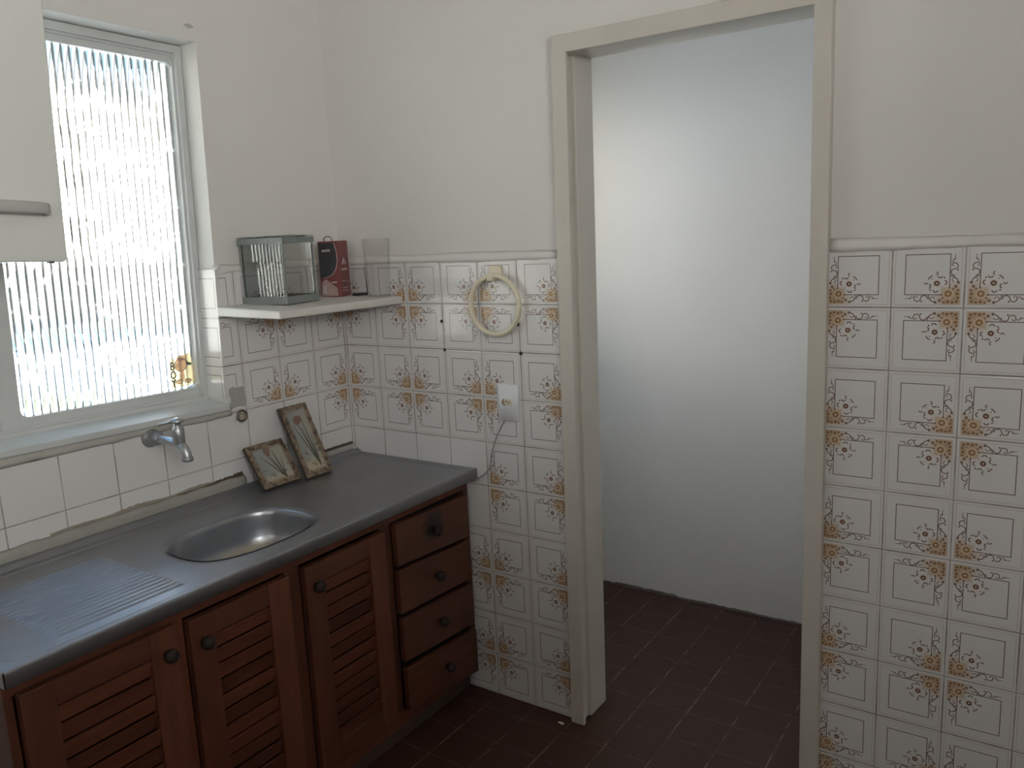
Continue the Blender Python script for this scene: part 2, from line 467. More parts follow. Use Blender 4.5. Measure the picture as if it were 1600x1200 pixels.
class MB:
    def __init__(self):
        self.bm = bmesh.new()
    def box(self, x0, x1, y0, y1, z0, z1, mi=0):
        vs = [self.bm.verts.new(p) for p in ((x0, y0, z0), (x1, y0, z0), (x1, y1, z0), (x0, y1, z0),
                                             (x0, y0, z1), (x1, y0, z1), (x1, y1, z1), (x0, y1, z1))]
        for f in ((0, 3, 2, 1), (4, 5, 6, 7), (0, 1, 5, 4), (1, 2, 6, 5), (2, 3, 7, 6), (3, 0, 4, 7)):
            self.bm.faces.new([vs[i] for i in f]).material_index = mi
        return vs
    def hexa(self, pts, mi=0):
        vs = [self.bm.verts.new(p) for p in pts]
        for f in ((0, 3, 2, 1), (4, 5, 6, 7), (0, 1, 5, 4), (1, 2, 6, 5), (2, 3, 7, 6), (3, 0, 4, 7)):
            self.bm.faces.new([vs[i] for i in f]).material_index = mi
    def loft(self, rings, cap0=True, cap1=True, mi=0, closed=True, smooth=True):
        R = [[self.bm.verts.new(p) for p in r] for r in rings]
        n = len(R[0])
        for i in range(len(R) - 1):
            for j in range(n if closed else n - 1):
                k = (j + 1) % n
                f = self.bm.faces.new((R[i][j], R[i][k], R[i + 1][k], R[i + 1][j]))
                f.material_index = mi; f.smooth = smooth
        if cap0:
            self.bm.faces.new(list(reversed(R[0]))).material_index = mi
        if cap1:
            self.bm.faces.new(R[-1]).material_index = mi
        return R
    def tube(self, pts, r, seg=12, mi=0, cap=True):
        pts = [Vector(p) for p in pts]
        rs = r if isinstance(r, (list, tuple)) else [r] * len(pts)
        rings = []
        prev = None
        for i, p in enumerate(pts):
            d = (pts[min(i + 1, len(pts) - 1)] - pts[max(i - 1, 0)]).normalized()
            if prev is None:
                a = d.orthogonal().normalized()
            else:
                a = (prev - d * prev.dot(d)).normalized()
            prev = a
            b = d.cross(a)
            rings.append([p + (a * math.cos(t) + b * math.sin(t)) * rs[i] for t in [2 * math.pi * k / seg for k in range(seg)]])
        self.loft(rings, cap, cap, mi)
    def lathe(self, prof, centre, axis='z', seg=28, mi=0, cap0=True, cap1=True):
        """prof: list of (radius, height along axis)"""
        cx, cy, cz = centre
        rings = []
        for r, h in prof:
            ring = []
            for k in range(seg):
                t = 2 * math.pi * k / seg
                c, s = r * math.cos(t), r * math.sin(t)
                ring.append({'z': (cx + c, cy + s, cz + h), 'x': (cx + h, cy + c, cz + s), 'y': (cx + s, cy + h, cz + c)}[axis])
            rings.append(ring)
        self.loft(rings, cap0, cap1, mi)
    def torus(self, centre, R, r, axis='y', seg=48, sub=12, mi=0, a0=0, a1=2 * math.pi, fx=None):
        rings = []
        full = abs(a1 - a0 - 2 * math.pi) < 1e-6
        n = seg if full else seg + 1
        for i in range(n):
            t = a0 + (a1 - a0) * i / seg
            ring = []
            for k in range(sub):
                p = 2 * math.pi * k / sub
                rr = R + r * math.cos(p)
                a, b, c = rr * math.cos(t), rr * math.sin(t), r * math.sin(p)
                q = {'y': (centre[0] + a, centre[1] + c, centre[2] + b), 'x': (centre[0] + c, centre[1] + a, centre[2] + b),
                     'z': (centre[0] + a, centre[1] + b, centre[2] + c)}[axis]
                ring.append(q)
            rings.append(ring)
        if full:
            rings.append(rings[0])
        self.loft(rings, not full, not full, mi)
        if full:
            bmesh.ops.remove_doubles(self.bm, verts=self.bm.verts[:], dist=1e-6)
    def build(self, name, mats, parent=None, bevel=0, smooth=None, origin=None, local=False, seg=2):
        bm = self.bm
        bmesh.ops.recalc_face_normals(bm, faces=bm.faces[:])
        vs = [v.co for v in bm.verts]
        if origin is None:
            lo = Vector((min(v[i] for v in vs) for i in range(3))); hi = Vector((max(v[i] for v in vs) for i in range(3)))
            origin = Vector(((lo.x + hi.x) / 2, (lo.y + hi.y) / 2, lo.z))
        origin = Vector(origin)
        for v in bm.verts:
            v.co -= origin
        if smooth is not None:
            for f in bm.faces:
                f.smooth = smooth
        me = D.meshes.new(name)
        bm.to_mesh(me); bm.free()
        for m in (mats if isinstance(mats, (list, tuple)) else [mats]):
            me.materials.append(M[m] if isinstance(m, str) else m)
        o = D.objects.new(name, me)
        COL.objects.link(o)
        pw = WORLD[parent.name] if parent is not None else Vector((0, 0, 0))
        o.location = origin - pw
        WORLD[o.name] = origin
        if parent is not None:
            o.parent = parent
        if bevel:
            b = o.modifiers.new('bevel', 'BEVEL')
            b.width = bevel; b.segments = seg; b.limit_method = 'ANGLE'; b.angle_limit = math.radians(40)
            w = o.modifiers.new('weighted', 'WEIGHTED_NORMAL')
            w.keep_sharp = False
            for f in me.polygons:
                f.use_smooth = True
        return o

def tag(o, label=None, cat=None, group=None, kind=None):
    for k, v in (('label', label), ('category', cat), ('group', group), ('kind', kind)):
        if v:
            o[k] = v
    return o
def empty(name, loc):
    o = D.objects.new(name, None)
    o.empty_display_size = 0.05
    COL.objects.link(o)
    o.location = loc
    WORLD[o.name] = Vector(loc)
    return o
def struct(o):
    o['kind'] = 'structure'
    return o

# ================================================================== SETTING
CEIL = 2.62
# ---- floor and ceiling
b = MB(); b.box(-0.2, 3.72, -5.4, 1.12, -0.08, 0.0)
struct(b.build('floor', 'floor'))
b = MB(); b.box(-0.2, 3.72, -5.4, 1.12, CEIL, CEIL + 0.1)
struct(b.build('ceiling', 'ceiling'))

# ---- back wall (y = 0 is the tile face, plaster sits 8 mm behind)
DL, DR, DT = 0.925, 1.645, 2.075        # rough opening of the doorway
b = MB()
b.box(-0.2, DL, 0.008, 0.13, 0, CEIL)
b.box(DR, 3.72, 0.008, 0.13, 0, CEIL)
b.box(DL, DR, 0.008, 0.13, DT, CEIL)
wall_back = struct(b.build('wall_back', 'paint'))
# tile cladding, patterned and plain fields
Xc = [0.0099 + 0.15 * i for i in range(7)]
TT = 1.5
b = MB()
def tl(x0, x1, z0, z1, mi): b.box(x0, x1, 0, 0.0085, z0, z1, mi)
tl(0, Xc[4], 0.9, TT, 0)                # upper field left of the outlet column
tl(0, Xc[4], 0.75, 0.9, 1)              # plain course above the worktop
tl(0, Xc[3], 0, 0.75, 1)
tl(Xc[3], Xc[4], 0.6, 0.75, 1)
tl(Xc[3], Xc[4], 0, 0.6, 0)
tl(Xc[4], 0.905, 0, TT, 0)
struct(b.build('flower_tile_cladding', ['tile_back', 'plain_back'], wall_back))
b = MB(); b.box(1.665, 3.72, 0, 0.0085, 0, TT)
struct(b.build('flower_tile_cladding', ['tile_back_right'], wall_back))
def caulk(x0, x1):
    b = MB()
    n = max(6, int((x1 - x0) / 0.02))
    rings = []
    for i in range(n + 1):
        x = x0 + (x1 - x0) * i / n
        w = 0.0008 * math.sin(i * 1.1) + 0.0018 * math.sin(i * 0.23 + 1)
        rings.append([(x, 0.010, TT + 0.016 + w), (x, 0.001, TT + 0.004 + w * .5), (x, -0.0025, TT - 0.006), (x, -0.001, TT - 0.016 - w), (x, 0.010, TT - 0.016 - w)])
    b.loft(rings)
    return struct(b.build('tile_top_caulk', 'paint', wall_back))
caulk(0.001, 0.903); caulk(1.672, 3.70)

# ---- window wall (x = 0 tile face).  The opening leans a little, as in the photo
def wy(y, z): return y + 0.032 * (z - 1.09)                 # lean of the uprights
def wz(y, z): return z - 0.016 * (y + 0.52)                 # slope of the horizontals
OY0, OY1, OZ0, OZ1 = -1.70, -0.523, 1.072, 2.160
WX = -0.20
def op(y, z): return (wy(y, z), wz(y, z))
bl, br, tr_, tl_ = op(OY0, OZ0), op(OY1, OZ0), op(OY1, OZ1), op(OY0, OZ1)
b = MB()
def wall_piece(b, quad, x0, x1, mi=0):
    b.hexa([(x0, quad[0][0], quad[0][1]), (x1, quad[0][0], quad[0][1]), (x1, quad[1][0], quad[1][1]), (x0, quad[1][0], quad[1][1]),
            (x0, quad[3][0], quad[3][1]), (x1, quad[3][0], quad[3][1]), (x1, quad[2][0], quad[2][1]), (x0, quad[2][0], quad[2][1])], mi)
YE = -5.4
yr_b = wy(OY1, 0) ; 
def yR(z): return wy(OY1, z)
def yL(z): return wy(OY0, z)
px = -0.008
wall_piece(b, ((yR(0), 0), (0.008, 0), (0.008, CEIL), (yR(CEIL), CEIL)), WX, px)
wall_piece(b, ((YE, 0), (yL(0), 0), (yL(CEIL), CEIL), (YE, CEIL)), WX, px)
wall_piece(b, ((yL(0), 0), (yR(0), 0), br, bl), WX, px)
wall_piece(b, (tl_, tr_, (yR(CEIL), CEIL), (yL(CEIL), CEIL)), WX, px)
wall_left = struct(b.build('wall_left', 'paint'))
Ys = [-0.0022 - 0.15 * i for i in range(12)]
b = MB()
tx = -0.0085
wall_piece(b, ((yR(1.05), 1.05), (0, 1.05), (0, TT), (yR(TT), TT)), tx, 0, 0)
wall_piece(b, ((Ys[1], 0.9), (0, 0.9), (0, 1.05), (Ys[1], 1.05)), tx, 0, 0)
wall_piece(b, ((-2.6, 0.75), (Ys[1], 0.75), (Ys[1], 1.05), (-2.6, 1.05)), tx, 0, 1)
wall_piece(b, ((Ys[1], 0.75), (0, 0.75), (0, 0.9), (Ys[1], 0.9)), tx, 0, 1)
struct(b.build('flower_tile_cladding', ['tile_side', 'plain_side'], wall_left))
# tiled lower part of the reveal
b = MB()
def rv(x, z, d=0.0): return (x, wy(OY1, z) - d, z)
b.hexa([rv(-0.09, 1.10, .006), rv(0, 1.10, .006), rv(0, 1.10, -.002), rv(-0.09, 1.10, -.002), rv(-0.09, TT, .006), rv(0, TT, .006), rv(0, TT, -.002), rv(-0.09, TT, -.002)])
def reveal_tile():
    t = NT('tiled reveal'); P, x, y, z = t.pos()
    p = t.m('DIVIDE', t.m('PINGPONG', t.m('ABSOLUTE', t.sub(x, 0.02)), 0.15), 0.15)
    q = t.m('DIVIDE', t.m('PINGPONG', t.m('ABSOLUTE', t.sub(z, 1.35)), 0.15), 0.15)
    jt = t.lt(q, 0.012); jt2 = t.gt(q, 0.988)
    fr = t.mx(t.mul(t.mx(t.near(q, .20, .008), t.near(q, .81, .008)), t.gt(p, .20)), t.mul(t.near(p, .2, .008), t.mul(t.gt(q, .2), t.lt(q, .81))))
    col = t.mix(t.mul(fr, .8), (0.72, 0.72, 0.71), (0.2, 0.16, 0.15))
    col = t.mix(t.mx(jt, jt2), col, (0.4, 0.37, 0.35))
    return t.set(Base_Color=col, Roughness=0.2)
M['reveal_tile'] = reveal_tile()
struct(b.build('reveal_tile', 'reveal_tile', wall_left))
b = MB()
rings = []
for i in range(20):
    y = yR(1.5) + (0.0 - yR(1.5)) * i / 19
    w = 0.003 * math.sin(i * 1.9)
    rings.append([(-0.010, y, TT + 0.014 + w), (-0.001, y, TT + 0.004), (0.0025, y, TT - 0.006), (0.001, y, TT - 0.014 - w), (-0.010, y, TT - 0.014 - w)])
b.loft(rings)
struct(b.build('tile_top_caulk', 'paint', wall_left))
# lump of filler where tile and plaster meet on the reveal
b = MB()
b.lathe([(0.001, -0.012), (0.010, -0.008), (0.013, 0), (0.009, 0.008), (0.001, 0.012)], (0.001, wy(OY1, 1.5) - 0.001, 1.505), 'z', 12)
struct(b.build('filler_lump', 'reveal', wall_left))

# ---- remaining walls of the kitchen and the space behind the camera
b = MB(); b.box(3.62, 3.72, -5.4, 1.12, 0, CEIL); struct(b.build('wall_right', 'paint'))
b = MB(); b.box(-0.2, 3.72, -5.4, -5.3, 0, CEIL); struct(b.build('wall_rear', 'paint'))
b = MB(); b.box(0.0, 3.62, -2.85, -2.75, 0, 1.42); struct(b.build('wall_half_light_block', 'wood_v'))  # unseen dark half wall, added to keep fill light off low areas
# ---- service area beyond the doorway
b = MB()
b.box(-0.2, 3.62, 0.992, 1.12, 0, CEIL)
struct(b.build('wall_service', 'paint2'))
b = MB()        # its outer wall, left, with an unseen window added to light it
b.box(-0.2, -0.0, 0.13, 0.17, 0, CEIL); b.box(-0.2, 0.0, 0.60, 0.992, 0, CEIL)
b.box(-0.2, 0.0, 0.17, 0.60, 0, 1.12); b.box(-0.2, 0.0, 0.17, 0.60, 1.98, CEIL)
struct(b.build('wall_service_left', 'paint2'))
b = MB(); b.box(2.3, 2.4, 0.13, 0.992, 0, CEIL); struct(b.build('wall_service_right', 'paint2'))
# crumbled plaster foot of the service wall
b = MB()
rings = []
for i in range(90):
    x = 0.30 + 1.30 * i / 89
    h = 0.003 + 0.004 * random.random() + (0.004 if 0.55 < x < 0.85 else 0)
    d = 0.004 + 0.005 * random.random()
    rings.append([(x, 0.995, 0.0), (x, 0.992 - d, 0.0), (x, 0.992 - d * 0.8, h), (x, 0.995, h + 0.004)])
b.loft(rings, smooth=False)
struct(b.build('baseboard_service', 'plinth_dark'))
# old tile edge showing through the paint of the service wall
b = MB(); b.box(0.2, 2.3, 0.9895, 0.993, 1.497, 1.503)
struct(b.build('trim_1', 'paint2'))

# ---- door frame
door = empty('door_1', (1.28, 0.0, 0)); struct(door)
def stile(name, xo, xi, xo_t, xi_t, inner):
    b = MB()
    zt = 2.098
    # front casing with slight lean, then rebated jamb lining
    b.hexa([(xo, -0.021, 0), (xi, -0.021, 0), (xi, -0.006, 0), (xo, -0.006, 0), (xo_t, -0.021, zt), (xi_t, -0.021, zt), (xi_t, -0.006, zt), (xo_t, -0.006, zt)])
    g = 0.016 * inner
    b.hexa([(xo, -0.006, 0), (xi + g, -0.006, 0), (xi + g, 0.040, 0), (xo, 0.040, 0), (xo_t, -0.006, zt), (xi_t + g, -0.006, zt), (xi_t + g, 0.040, zt), (xo_t, 0.040, zt)])
    s = 0.006 * inner
    b.hexa([(xo, 0.040, 0), (xi + s, 0.040, 0), (xi + s, 0.145, 0), (xo, 0.145, 0), (xo_t, 0.040, zt), (xi_t + s, 0.040, zt), (xi_t + s, 0.145, zt), (xo_t, 0.145, zt)])
    return b.build(name, 'enamel', door, bevel=0.0025)
stile('door_jamb', 0.908, 0.955, 0.919, 0.966, -1)
stile('door_jamb', 1.674, 1.6255, 1.670, 1.629, 1)
b = MB()
b.box(0.930, 1.672, -0.0205, 0.040, 2.049, 2.0975)
b.box(0.930, 1.672, 0.040, 0.145, 2.057, 2.0975)
b.build('door_head', 'enamel', door, bevel=0.003)
b = MB(); b.box(1.412, 1.69, -0.017, 0.03, 2.099, 2.30)
struct(b.build('trim_2', 'enamel', bevel=0.003))

# ---- kitchen window
win = empty('window_1', (-0.12, -1.1, 1.09)); struct(win)
def wp(x, y, z): return (x, wy(y, z), wz(y, z))
def ringframe(b, y0, y1, z0, z1, w, x0, x1, rad=0.0, wb=None, wt=None):
    """rectangular frame with (rounded) inner corners; sheared with the opening"""
    wb = wb or w; wt = wt or w
    iy0, iy1, iz0, iz1 = y0 + w, y1 - w, z0 + wb, z1 - wt
    inner, outer = [], []
    for (cy, cz, a0, oy, oz) in ((iy1 - rad, iz1 - rad, 0, y1, z1), (iy0 + rad, iz1 - rad, 90, y0, z1),
                                 (iy0 + rad, iz0 + rad, 180, y0, z0), (iy1 - rad, iz0 + rad, 270, y1, z0)):
        for k in range(6):
            t = math.radians(a0 + 18 * k)
            inner.append((cy + rad * math.cos(t), cz + rad * math.sin(t)))
            # outer point slides along the outer border
            f = k / 5
            sx, sz = (1 if oy == y1 else -1), (1 if oz == z1 else -1)
            ins = 0.02
            if a0 in (0, 180):
                outer.append((oy - sx * ins * max(0, f - .5) * 2, oz - sz * ins * max(0, .5 - f) * 2))
            else:
                outer.append((oy - sx * ins * max(0, .5 - f) * 2, oz - sz * ins * max(0, f - .5) * 2))
    n = len(inner)
    V = {}
    for nm, L in (('i', inner), ('o', outer)):
        for xx in (x0, x1):
            V[nm, xx] = [b.bm.verts.new(wp(xx, y, z)) for y, z in L]
    for j in range(n):
        k = (j + 1) % n
        b.bm.faces.new((V['o', x1][j], V['o', x1][k], V['i', x1][k], V['i', x1][j]))
        b.bm.faces.new((V['o', x0][k], V['o', x0][j], V['i', x0][j], V['i', x0][k]))
        b.bm.faces.new((V['i', x1][j], V['i', x1][k], V['i', x0][k], V['i', x0][j]))
        b.bm.faces.new((V['o', x1][k], V['o', x1][j], V['o', x0][j], V['o', x0][k]))
b = MB(); ringframe(b, OY0 + .002, OY1 - .002, OZ0 + .022, OZ1 - .002, 0.020, -0.150, -0.082, 0.0, 0.012, 0.022)
b.build('window_frame', 'win_paint', win)
b = MB(); ringframe(b, OY0 + .022, OY1 - .022, OZ0 + .034, OZ1 - .024, 0.006, -0.150, -0.094, 0.0)
b.build('frame_bead', 'win_paint', win)
GX = -0.116
PY0, PY1, PZ0, PZ1 = -1.082, -0.549, 1.136, 2.110
sash = MB(); 
def ring2(b, oy0, oy1, oz0, oz1, iy0, iy1, iz0, iz1, x0, x1, rad):
    w_ = iy0 - oy0
    inner, outer = [], []
    for (cy, cz, a0, oy, oz) in ((iy1 - rad, iz1 - rad, 0, oy1, oz1), (iy0 + rad, iz1 - rad, 90, oy0, oz1),
                                 (iy0 + rad, iz0 + rad, 180, oy0, oz0), (iy1 - rad, iz0 + rad, 270, oy1, oz0)):
        for k in range(7):
            t = math.radians(a0 + 15 * k)
            inner.append((cy + rad * math.cos(t), cz + rad * math.sin(t)))
            f = k / 6; sx, sz = (1 if oy == oy1 else -1), (1 if oz == oz1 else -1)
            e1, e2 = max(0, f - .5) * .04, max(0, .5 - f) * .04
            if a0 in (0, 180): outer.append((oy - sx * e1, oz - sz * e2))
            else: outer.append((oy - sx * e2, oz - sz * e1))
    n = len(inner); V = {}
    for nm, L in (('i', inner), ('o', outer)):
        for xx in (x0, x1):
            V[nm, xx] = [b.bm.verts.new(wp(xx, y, z)) for y, z in L]
    for j in range(n):
        k = (j + 1) % n
        b.bm.faces.new((V['o', x1][j], V['o', x1][k], V['i', x1][k], V['i', x1][j]))
        b.bm.faces.new((V['o', x0][k], V['o', x0][j], V['i', x0][j], V['i', x0][k]))
        b.bm.faces.new((V['i', x1][j], V['i', x1][k], V['i', x0][k], V['i', x0][j]))
        b.bm.faces.new((V['o', x1][k], V['o', x1][j], V['o', x0][j], V['o', x0][k]))
ring2(sash, PY0 - .050, PY1 + .010, PZ0 - .028, PZ1 + .022, PY0, PY1, PZ0, PZ1, -0.128, -0.100, 0.022)
s1 = sash.build('window_sash', 'win_paint', win)
sash = MB()
ring2(sash, -1.665, PY0 - .026, PZ0 - .026, PZ1 + .020, -1.63, PY0 - .072, PZ0 + .002, PZ1, -0.146, -0.131, 0.022)
s2 = sash.build('window_sash', 'win_paint', win)

def ribbed(y0, y1, z0, z1, gx, parent):
    pitch = 0.0222; amp = 0.0030; th = 0.004
    b = MB()
    n = int((y1 - y0) / pitch * 10)
    front, back = [], []
    for i in range(n + 1):
        y = y0 + (y1 - y0) * i / n
        ph = ((y - y0) / pitch) % 1.0
        d = amp * (1 - (2 * ph - 1) ** 2)
        front.append((gx + d, y)); back.append((gx - th, y))
    prof = front + back[::-1]
    rings = [[wp(x, y, z) for x, y in prof] for z in (z0, z1)]
    R = b.loft(rings, False, False)
    m = len(prof)
    for r in R:
        for i in range(n):
            b.bm.faces.new((r[i], r[i + 1], r[m - 2 - i], r[m - 1 - i]))
    for f in b.bm.faces:
        f.smooth = len(f.verts) == 4 and abs(f.normal.z) < .5
    o = b.build('ribbed_glass', 'rib_glass', parent)
    # keep the valleys between ribs sharp
    me = o.data
    for e in me.edges:
        pass
    md = o.modifiers.new('split', 'EDGE_SPLIT'); md.split_angle = math.radians(28)
    return o
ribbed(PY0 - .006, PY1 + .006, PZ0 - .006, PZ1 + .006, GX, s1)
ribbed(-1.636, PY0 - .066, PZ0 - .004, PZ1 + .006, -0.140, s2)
# sill: sloping inner board and its worn mortar band under the nose
b = MB()
def sp(x, y, z): return (x, y, z - 0.020 * (y + 0.52))
for (x0, x1, za0, za1, zb) in ((-0.098, 0.014, 1.096, 1.082, 1.064),):
    pts = []
    b.hexa([sp(x0, -1.72, zb), sp(x1, -1.72, zb), sp(x1, -0.524, zb), sp(x0, -0.524, zb),
            sp(x0, -1.72, za0), sp(x1, -1.72, za1), sp(x1, -0.524, za1), sp(x0, -0.524, za0)])
b.build('window_sill', 'win_paint', win, bevel=0.0018)
b = MB()
rings = []
for i in range(60):
    y = -1.72 + (1.72 - 0.515) * i / 59
    n1 = 0.0012 * math.sin(i * .9) + 0.0015 * random.random()
    zt = 1.066 - 0.020 * (y + .52); zl = 1.043 - 0.012 * (y + .52)
    rings.append([(-0.004, y, zt), (0.0075, y, zt), (0.0070, y, zl + .008), (0.0045, y, zl + n1), (-0.004, y, zl + n1)])
b.loft(rings)
b.build('sill_mortar_band', 'sill', win)

# ---- service area window, added unseen as a light opening: bare frame
w2 = empty('window_2', (-0.1, 0.57, 1.35)); struct(w2)
b = MB()
for (y0, y1, z0, z1) in ((0.17, 0.195, 1.12, 1.98), (0.575, 0.60, 1.12, 1.98), (0.195, 0.575, 1.12, 1.15), (0.195, 0.575, 1.95, 1.98)):
    b.box(-0.13, -0.09, y0, y1, z0, z1)
b.build('window_frame', 'win_paint', w2)

# ================================================================== OUTSIDE
M['facade'] = simple('sunlit cream render', (0.77, 0.76, 0.72), 0.9, var=0.04, nscale=2)
M['facade2'] = simple('white render with painted sky tint', (0.56, 0.68, 0.84), 0.9, var=0.06, nscale=1.5)  # blue put into the white render's colour, for cool light indoors
M['roof_grey'] = simple('fibre cement roof', (0.085, 0.092, 0.092), 0.9, var=0.15, nscale=2)
M['fascia'] = simple('grey fascia', (0.07, 0.08, 0.10), 0.8, var=0.05)
M['out_dark'] = simple('dark window pane', (0.04, 0.035, 0.03), 0.3)
M['leaf'] = simple('leaf green', (0.09, 0.15, 0.06), 0.7, var=0.4, nscale=6)
M['ground_out'] = simple('pale yard concrete', (0.50, 0.48, 0.44), 0.9, var=0.1, nscale=2)
b = MB(); b.box(-14, -0.2, -18, 18, -3.1, -3.0)
struct(b.build('ground', 'ground_out'))
bld = empty('apartment_building', (-11, 5, -3.0))
tag(bld, 'cream sunlit building seen through the ribbed window glass, under a strip of blue sky', 'building')
b = MB(); b.box(-13, -10, -17.0, 17, -3.0, 4.35); b.build('building_wall', 'facade', bld)
b = MB(); b.box(-13.1, -9.85, -17.15, 17.15, 4.35, 4.62); b.build('roof_fascia', 'fascia', bld)
for zc in (1.98, 2.75, 3.45):
    for yc in (-10.5, -8.0, -5.5, -3.0, -1.0, 0.6, 2.0, 3.4, 4.35, 5.6, 6.7, 8.5):
        wn_b = MB(); wn_b.box(-10.02, -9.985, yc - .26, yc + .26, zc - .17, zc + .17)
        wn_b.build('building_window', 'out_dark', bld)
shed = empty('yard_annex', (-7.5, 3.5, -3.0))
tag(shed, 'low white yard building with grey roof seen through lower window glass', 'building')
b = MB(); b.box(-9.4, -7.0, -4.5, 16, -3.0, 0.82); b.build('annex_wall', 'facade2', shed)
b = MB(); b.hexa([(-9.6, -4.7, 1.42), (-6.85, -4.7, 0.80), (-6.85, 16.2, 0.80), (-9.6, 16.2, 1.42), (-9.6, -4.7, 1.50), (-6.85, -4.7, 0.90), (-6.85, 16.2, 0.90), (-9.6, 16.2, 1.50)])
b.build('annex_roof', 'roof_grey', shed)
def shrub(x, y, z, r, label):
    b = MB()
    for i in range(260):
        d = Vector((random.gauss(0, 1), random.gauss(0, 1), random.gauss(0, 1))).normalized() * r * random.uniform(.55, 1)
        c = Vector((x, y, z)) + Vector((d.x * .7, d.y, d.z * .8))
        a = Vector((random.gauss(0, 1), random.gauss(0, 1), random.gauss(0, 1))).normalized()
        t2 = a.orthogonal().normalized()
        L, W = random.uniform(.10, .17), random.uniform(.04, .06)
        vs = [b.bm.verts.new(c + v) for v in (-a * L, t2 * W, a * L, -t2 * W)]
        b.bm.faces.new(vs)
    root = empty('shrub', (x, y, -3.0))
    b.build('foliage', 'leaf', root)
    st = MB(); st.tube([(x, y, -3.0), (x + .03, y + .04, z - r * .3), (x, y, z + r * .2)], [.05, .04, .015], 8)
    st.build('trunk', 'knob', root)
    tag(root, label, 'shrub', 'shrubs outside the window')
shrub(-5.6, 2.35, 0.05, 0.42, 'green shrub outside the window, left of the other blurred through the glass')
shrub(-5.6, 3.75, -0.25, 0.34, 'green shrub outside the window, nearer the right edge of the glass')

# ================================================================== WORKTOP with sink
sink = empty('sink_worktop', (0.29, -0.74, 0.765))
tag(sink, 'stainless steel sink worktop with oval bowl and ribbed drainboard under the window', 'sink')
SX, SY, SHX, SHY, SE = 0.343, -0.766, 0.140, 0.192, 2.7
def sstep(e0, e1, v):
    k = min(1, max(0, (v - e0) / (e1 - e0))); return k * k * (3 - 2 * k)
def rrect_sd(x, y, cx, cy, hx, hy, r):
    qx, qy = abs(x - cx) - hx + r, abs(y - cy) - hy + r
    return math.hypot(max(qx, 0), max(qy, 0)) + min(max(qx, qy), 0) - r
def selr(x, y):
    return ((abs(x - SX) / SHX) ** SE + (abs(y - SY) / SHY) ** SE) ** (1 / SE)
def top_z(x, y):
    z = 0.8055
    z -= 0.0035 * sstep(0.006, -0.006, rrect_sd(x, y, 0.305, -0.74, 0.240, 0.712, 0.045))
    z += 0.012 * sstep(0.048, 0.020, x)                     # upturned rear edge
    if -1.352 < y < -1.056:
        m = sstep(-1.352, -1.342, y) * sstep(-1.056, -1.066, y)
        if 0.150 < x < 0.510:
            ph = (x - 0.150) / 0.0200
            z += m * 0.0036 * (0.5 - 0.5 * math.cos(2 * math.pi * ph))
    r = selr(x, y)
    z -= 0.0045 * sstep(1.10, 1.0, r)                       # rolled into the bowl
    z += 0.0012 * sstep(0.556, 0.562, x)
    return z
b = MB(); bm = b.bm
X0, X1, Y0, Y1 = 0.014, 0.566, -1.476, -0.003
nx, ny = 266, 250
grid = {}
for i in range(nx + 1):
    for j in range(ny + 1):
        x = X0 + (X1 - X0) * i / nx; y = Y0 + (Y1 - Y0) * j / ny
        grid[i, j] = (x, y)
inside = {k: selr(*p) < 1.0 for k, p in grid.items()}
snap = {}
for (i, j), ins in inside.items():
    if ins and any(not inside.get((i + a, j + c), True) for a in (-1, 0, 1) for c in (-1, 0, 1)):
        x, y = grid[i, j]; r = selr(x, y)
        snap[i, j] = (SX + (x - SX) / r, SY + (y - SY) / r)
V = {}
for k, p in grid.items():
    if inside[k] and k not in snap: continue
    x, y = snap.get(k, p)
    V[k] = bm.verts.new((x, y, top_z(x, y)))
for i in range(nx):
    for j in range(ny):
        ks = [(i, j), (i + 1, j), (i + 1, j + 1), (i, j + 1)]
        if all(k in V for k in ks) and not all(inside[k] for k in ks):
            bm.faces.new([V[k] for k in ks]).smooth = True
# rolled front lip and ends
def skirt(keys, off):
    prev = [V[k] for k in keys]
    for dx, dy, dz in off:
        cur = [bm.verts.new(v.co + Vector((dx, dy, 0)) + Vector((0, 0, dz - v.co.z + 0.8)) ) for v in prev]
        for i in range(len(prev) - 1):
            bm.faces.new((prev[i], prev[i + 1], cur[i + 1], cur[i])).smooth = True
        prev = cur
skirt([(nx, j) for j in range(ny + 1)], [(0.0016, 0, 0.0055), (0.0008, 0, 0.0035), (0.0002, 0, 0.000), (0, 0, -0.026), (-0.003, 0, -0.029), (-0.030, 0, -0.029)])
skirt([(i, 0) for i in range(nx + 1)], [(0, -0.002, 0.003), (0, 0, -0.028)])
skirt([(i, ny) for i in range(nx + 1)], [(0, 0.001, 0.003), (0, 0, -0.028)])
b.build('worktop', 'steel', sink)
# bowl
b = MB()
rings = []
for (s, z, e) in ((1.012, 0.8005, 2.7), (1.0, 0.8000, 2.7), (0.985, 0.7965, 2.7), (0.972, 0.785, 2.7), (0.955, 0.760, 2.7), (0.935, 0.728, 2.7),
                  (0.90, 0.708, 2.6), (0.83, 0.695, 2.5), (0.70, 0.690, 2.4), (0.40, 0.688, 2.2), (0.16, 0.686, 2.0)):
    ring = []
    for k in range(96):
        t = 2 * math.pi * k / 96
        c, s_ = math.cos(t), math.sin(t)
        ring.append((SX + s * SHX * math.copysign(abs(c) ** (2 / e), c), SY + s * SHY * math.copysign(abs(s_) ** (2 / e), s_), z))
    rings.append(ring)
b.loft(rings, False, False)
b.build('sink_bowl', 'bowl', sink)
b = MB(); b.lathe([(0.034, 0.0), (0.034, 0.002), (0.026, 0.003), (0.022, 0.0005), (0.003, 0.0005), (0.003, 0.006), (0.001, 0.007)], (SX, SY, 0.6875), 'z', 32)
b.build('drain', 'chrome', sink)

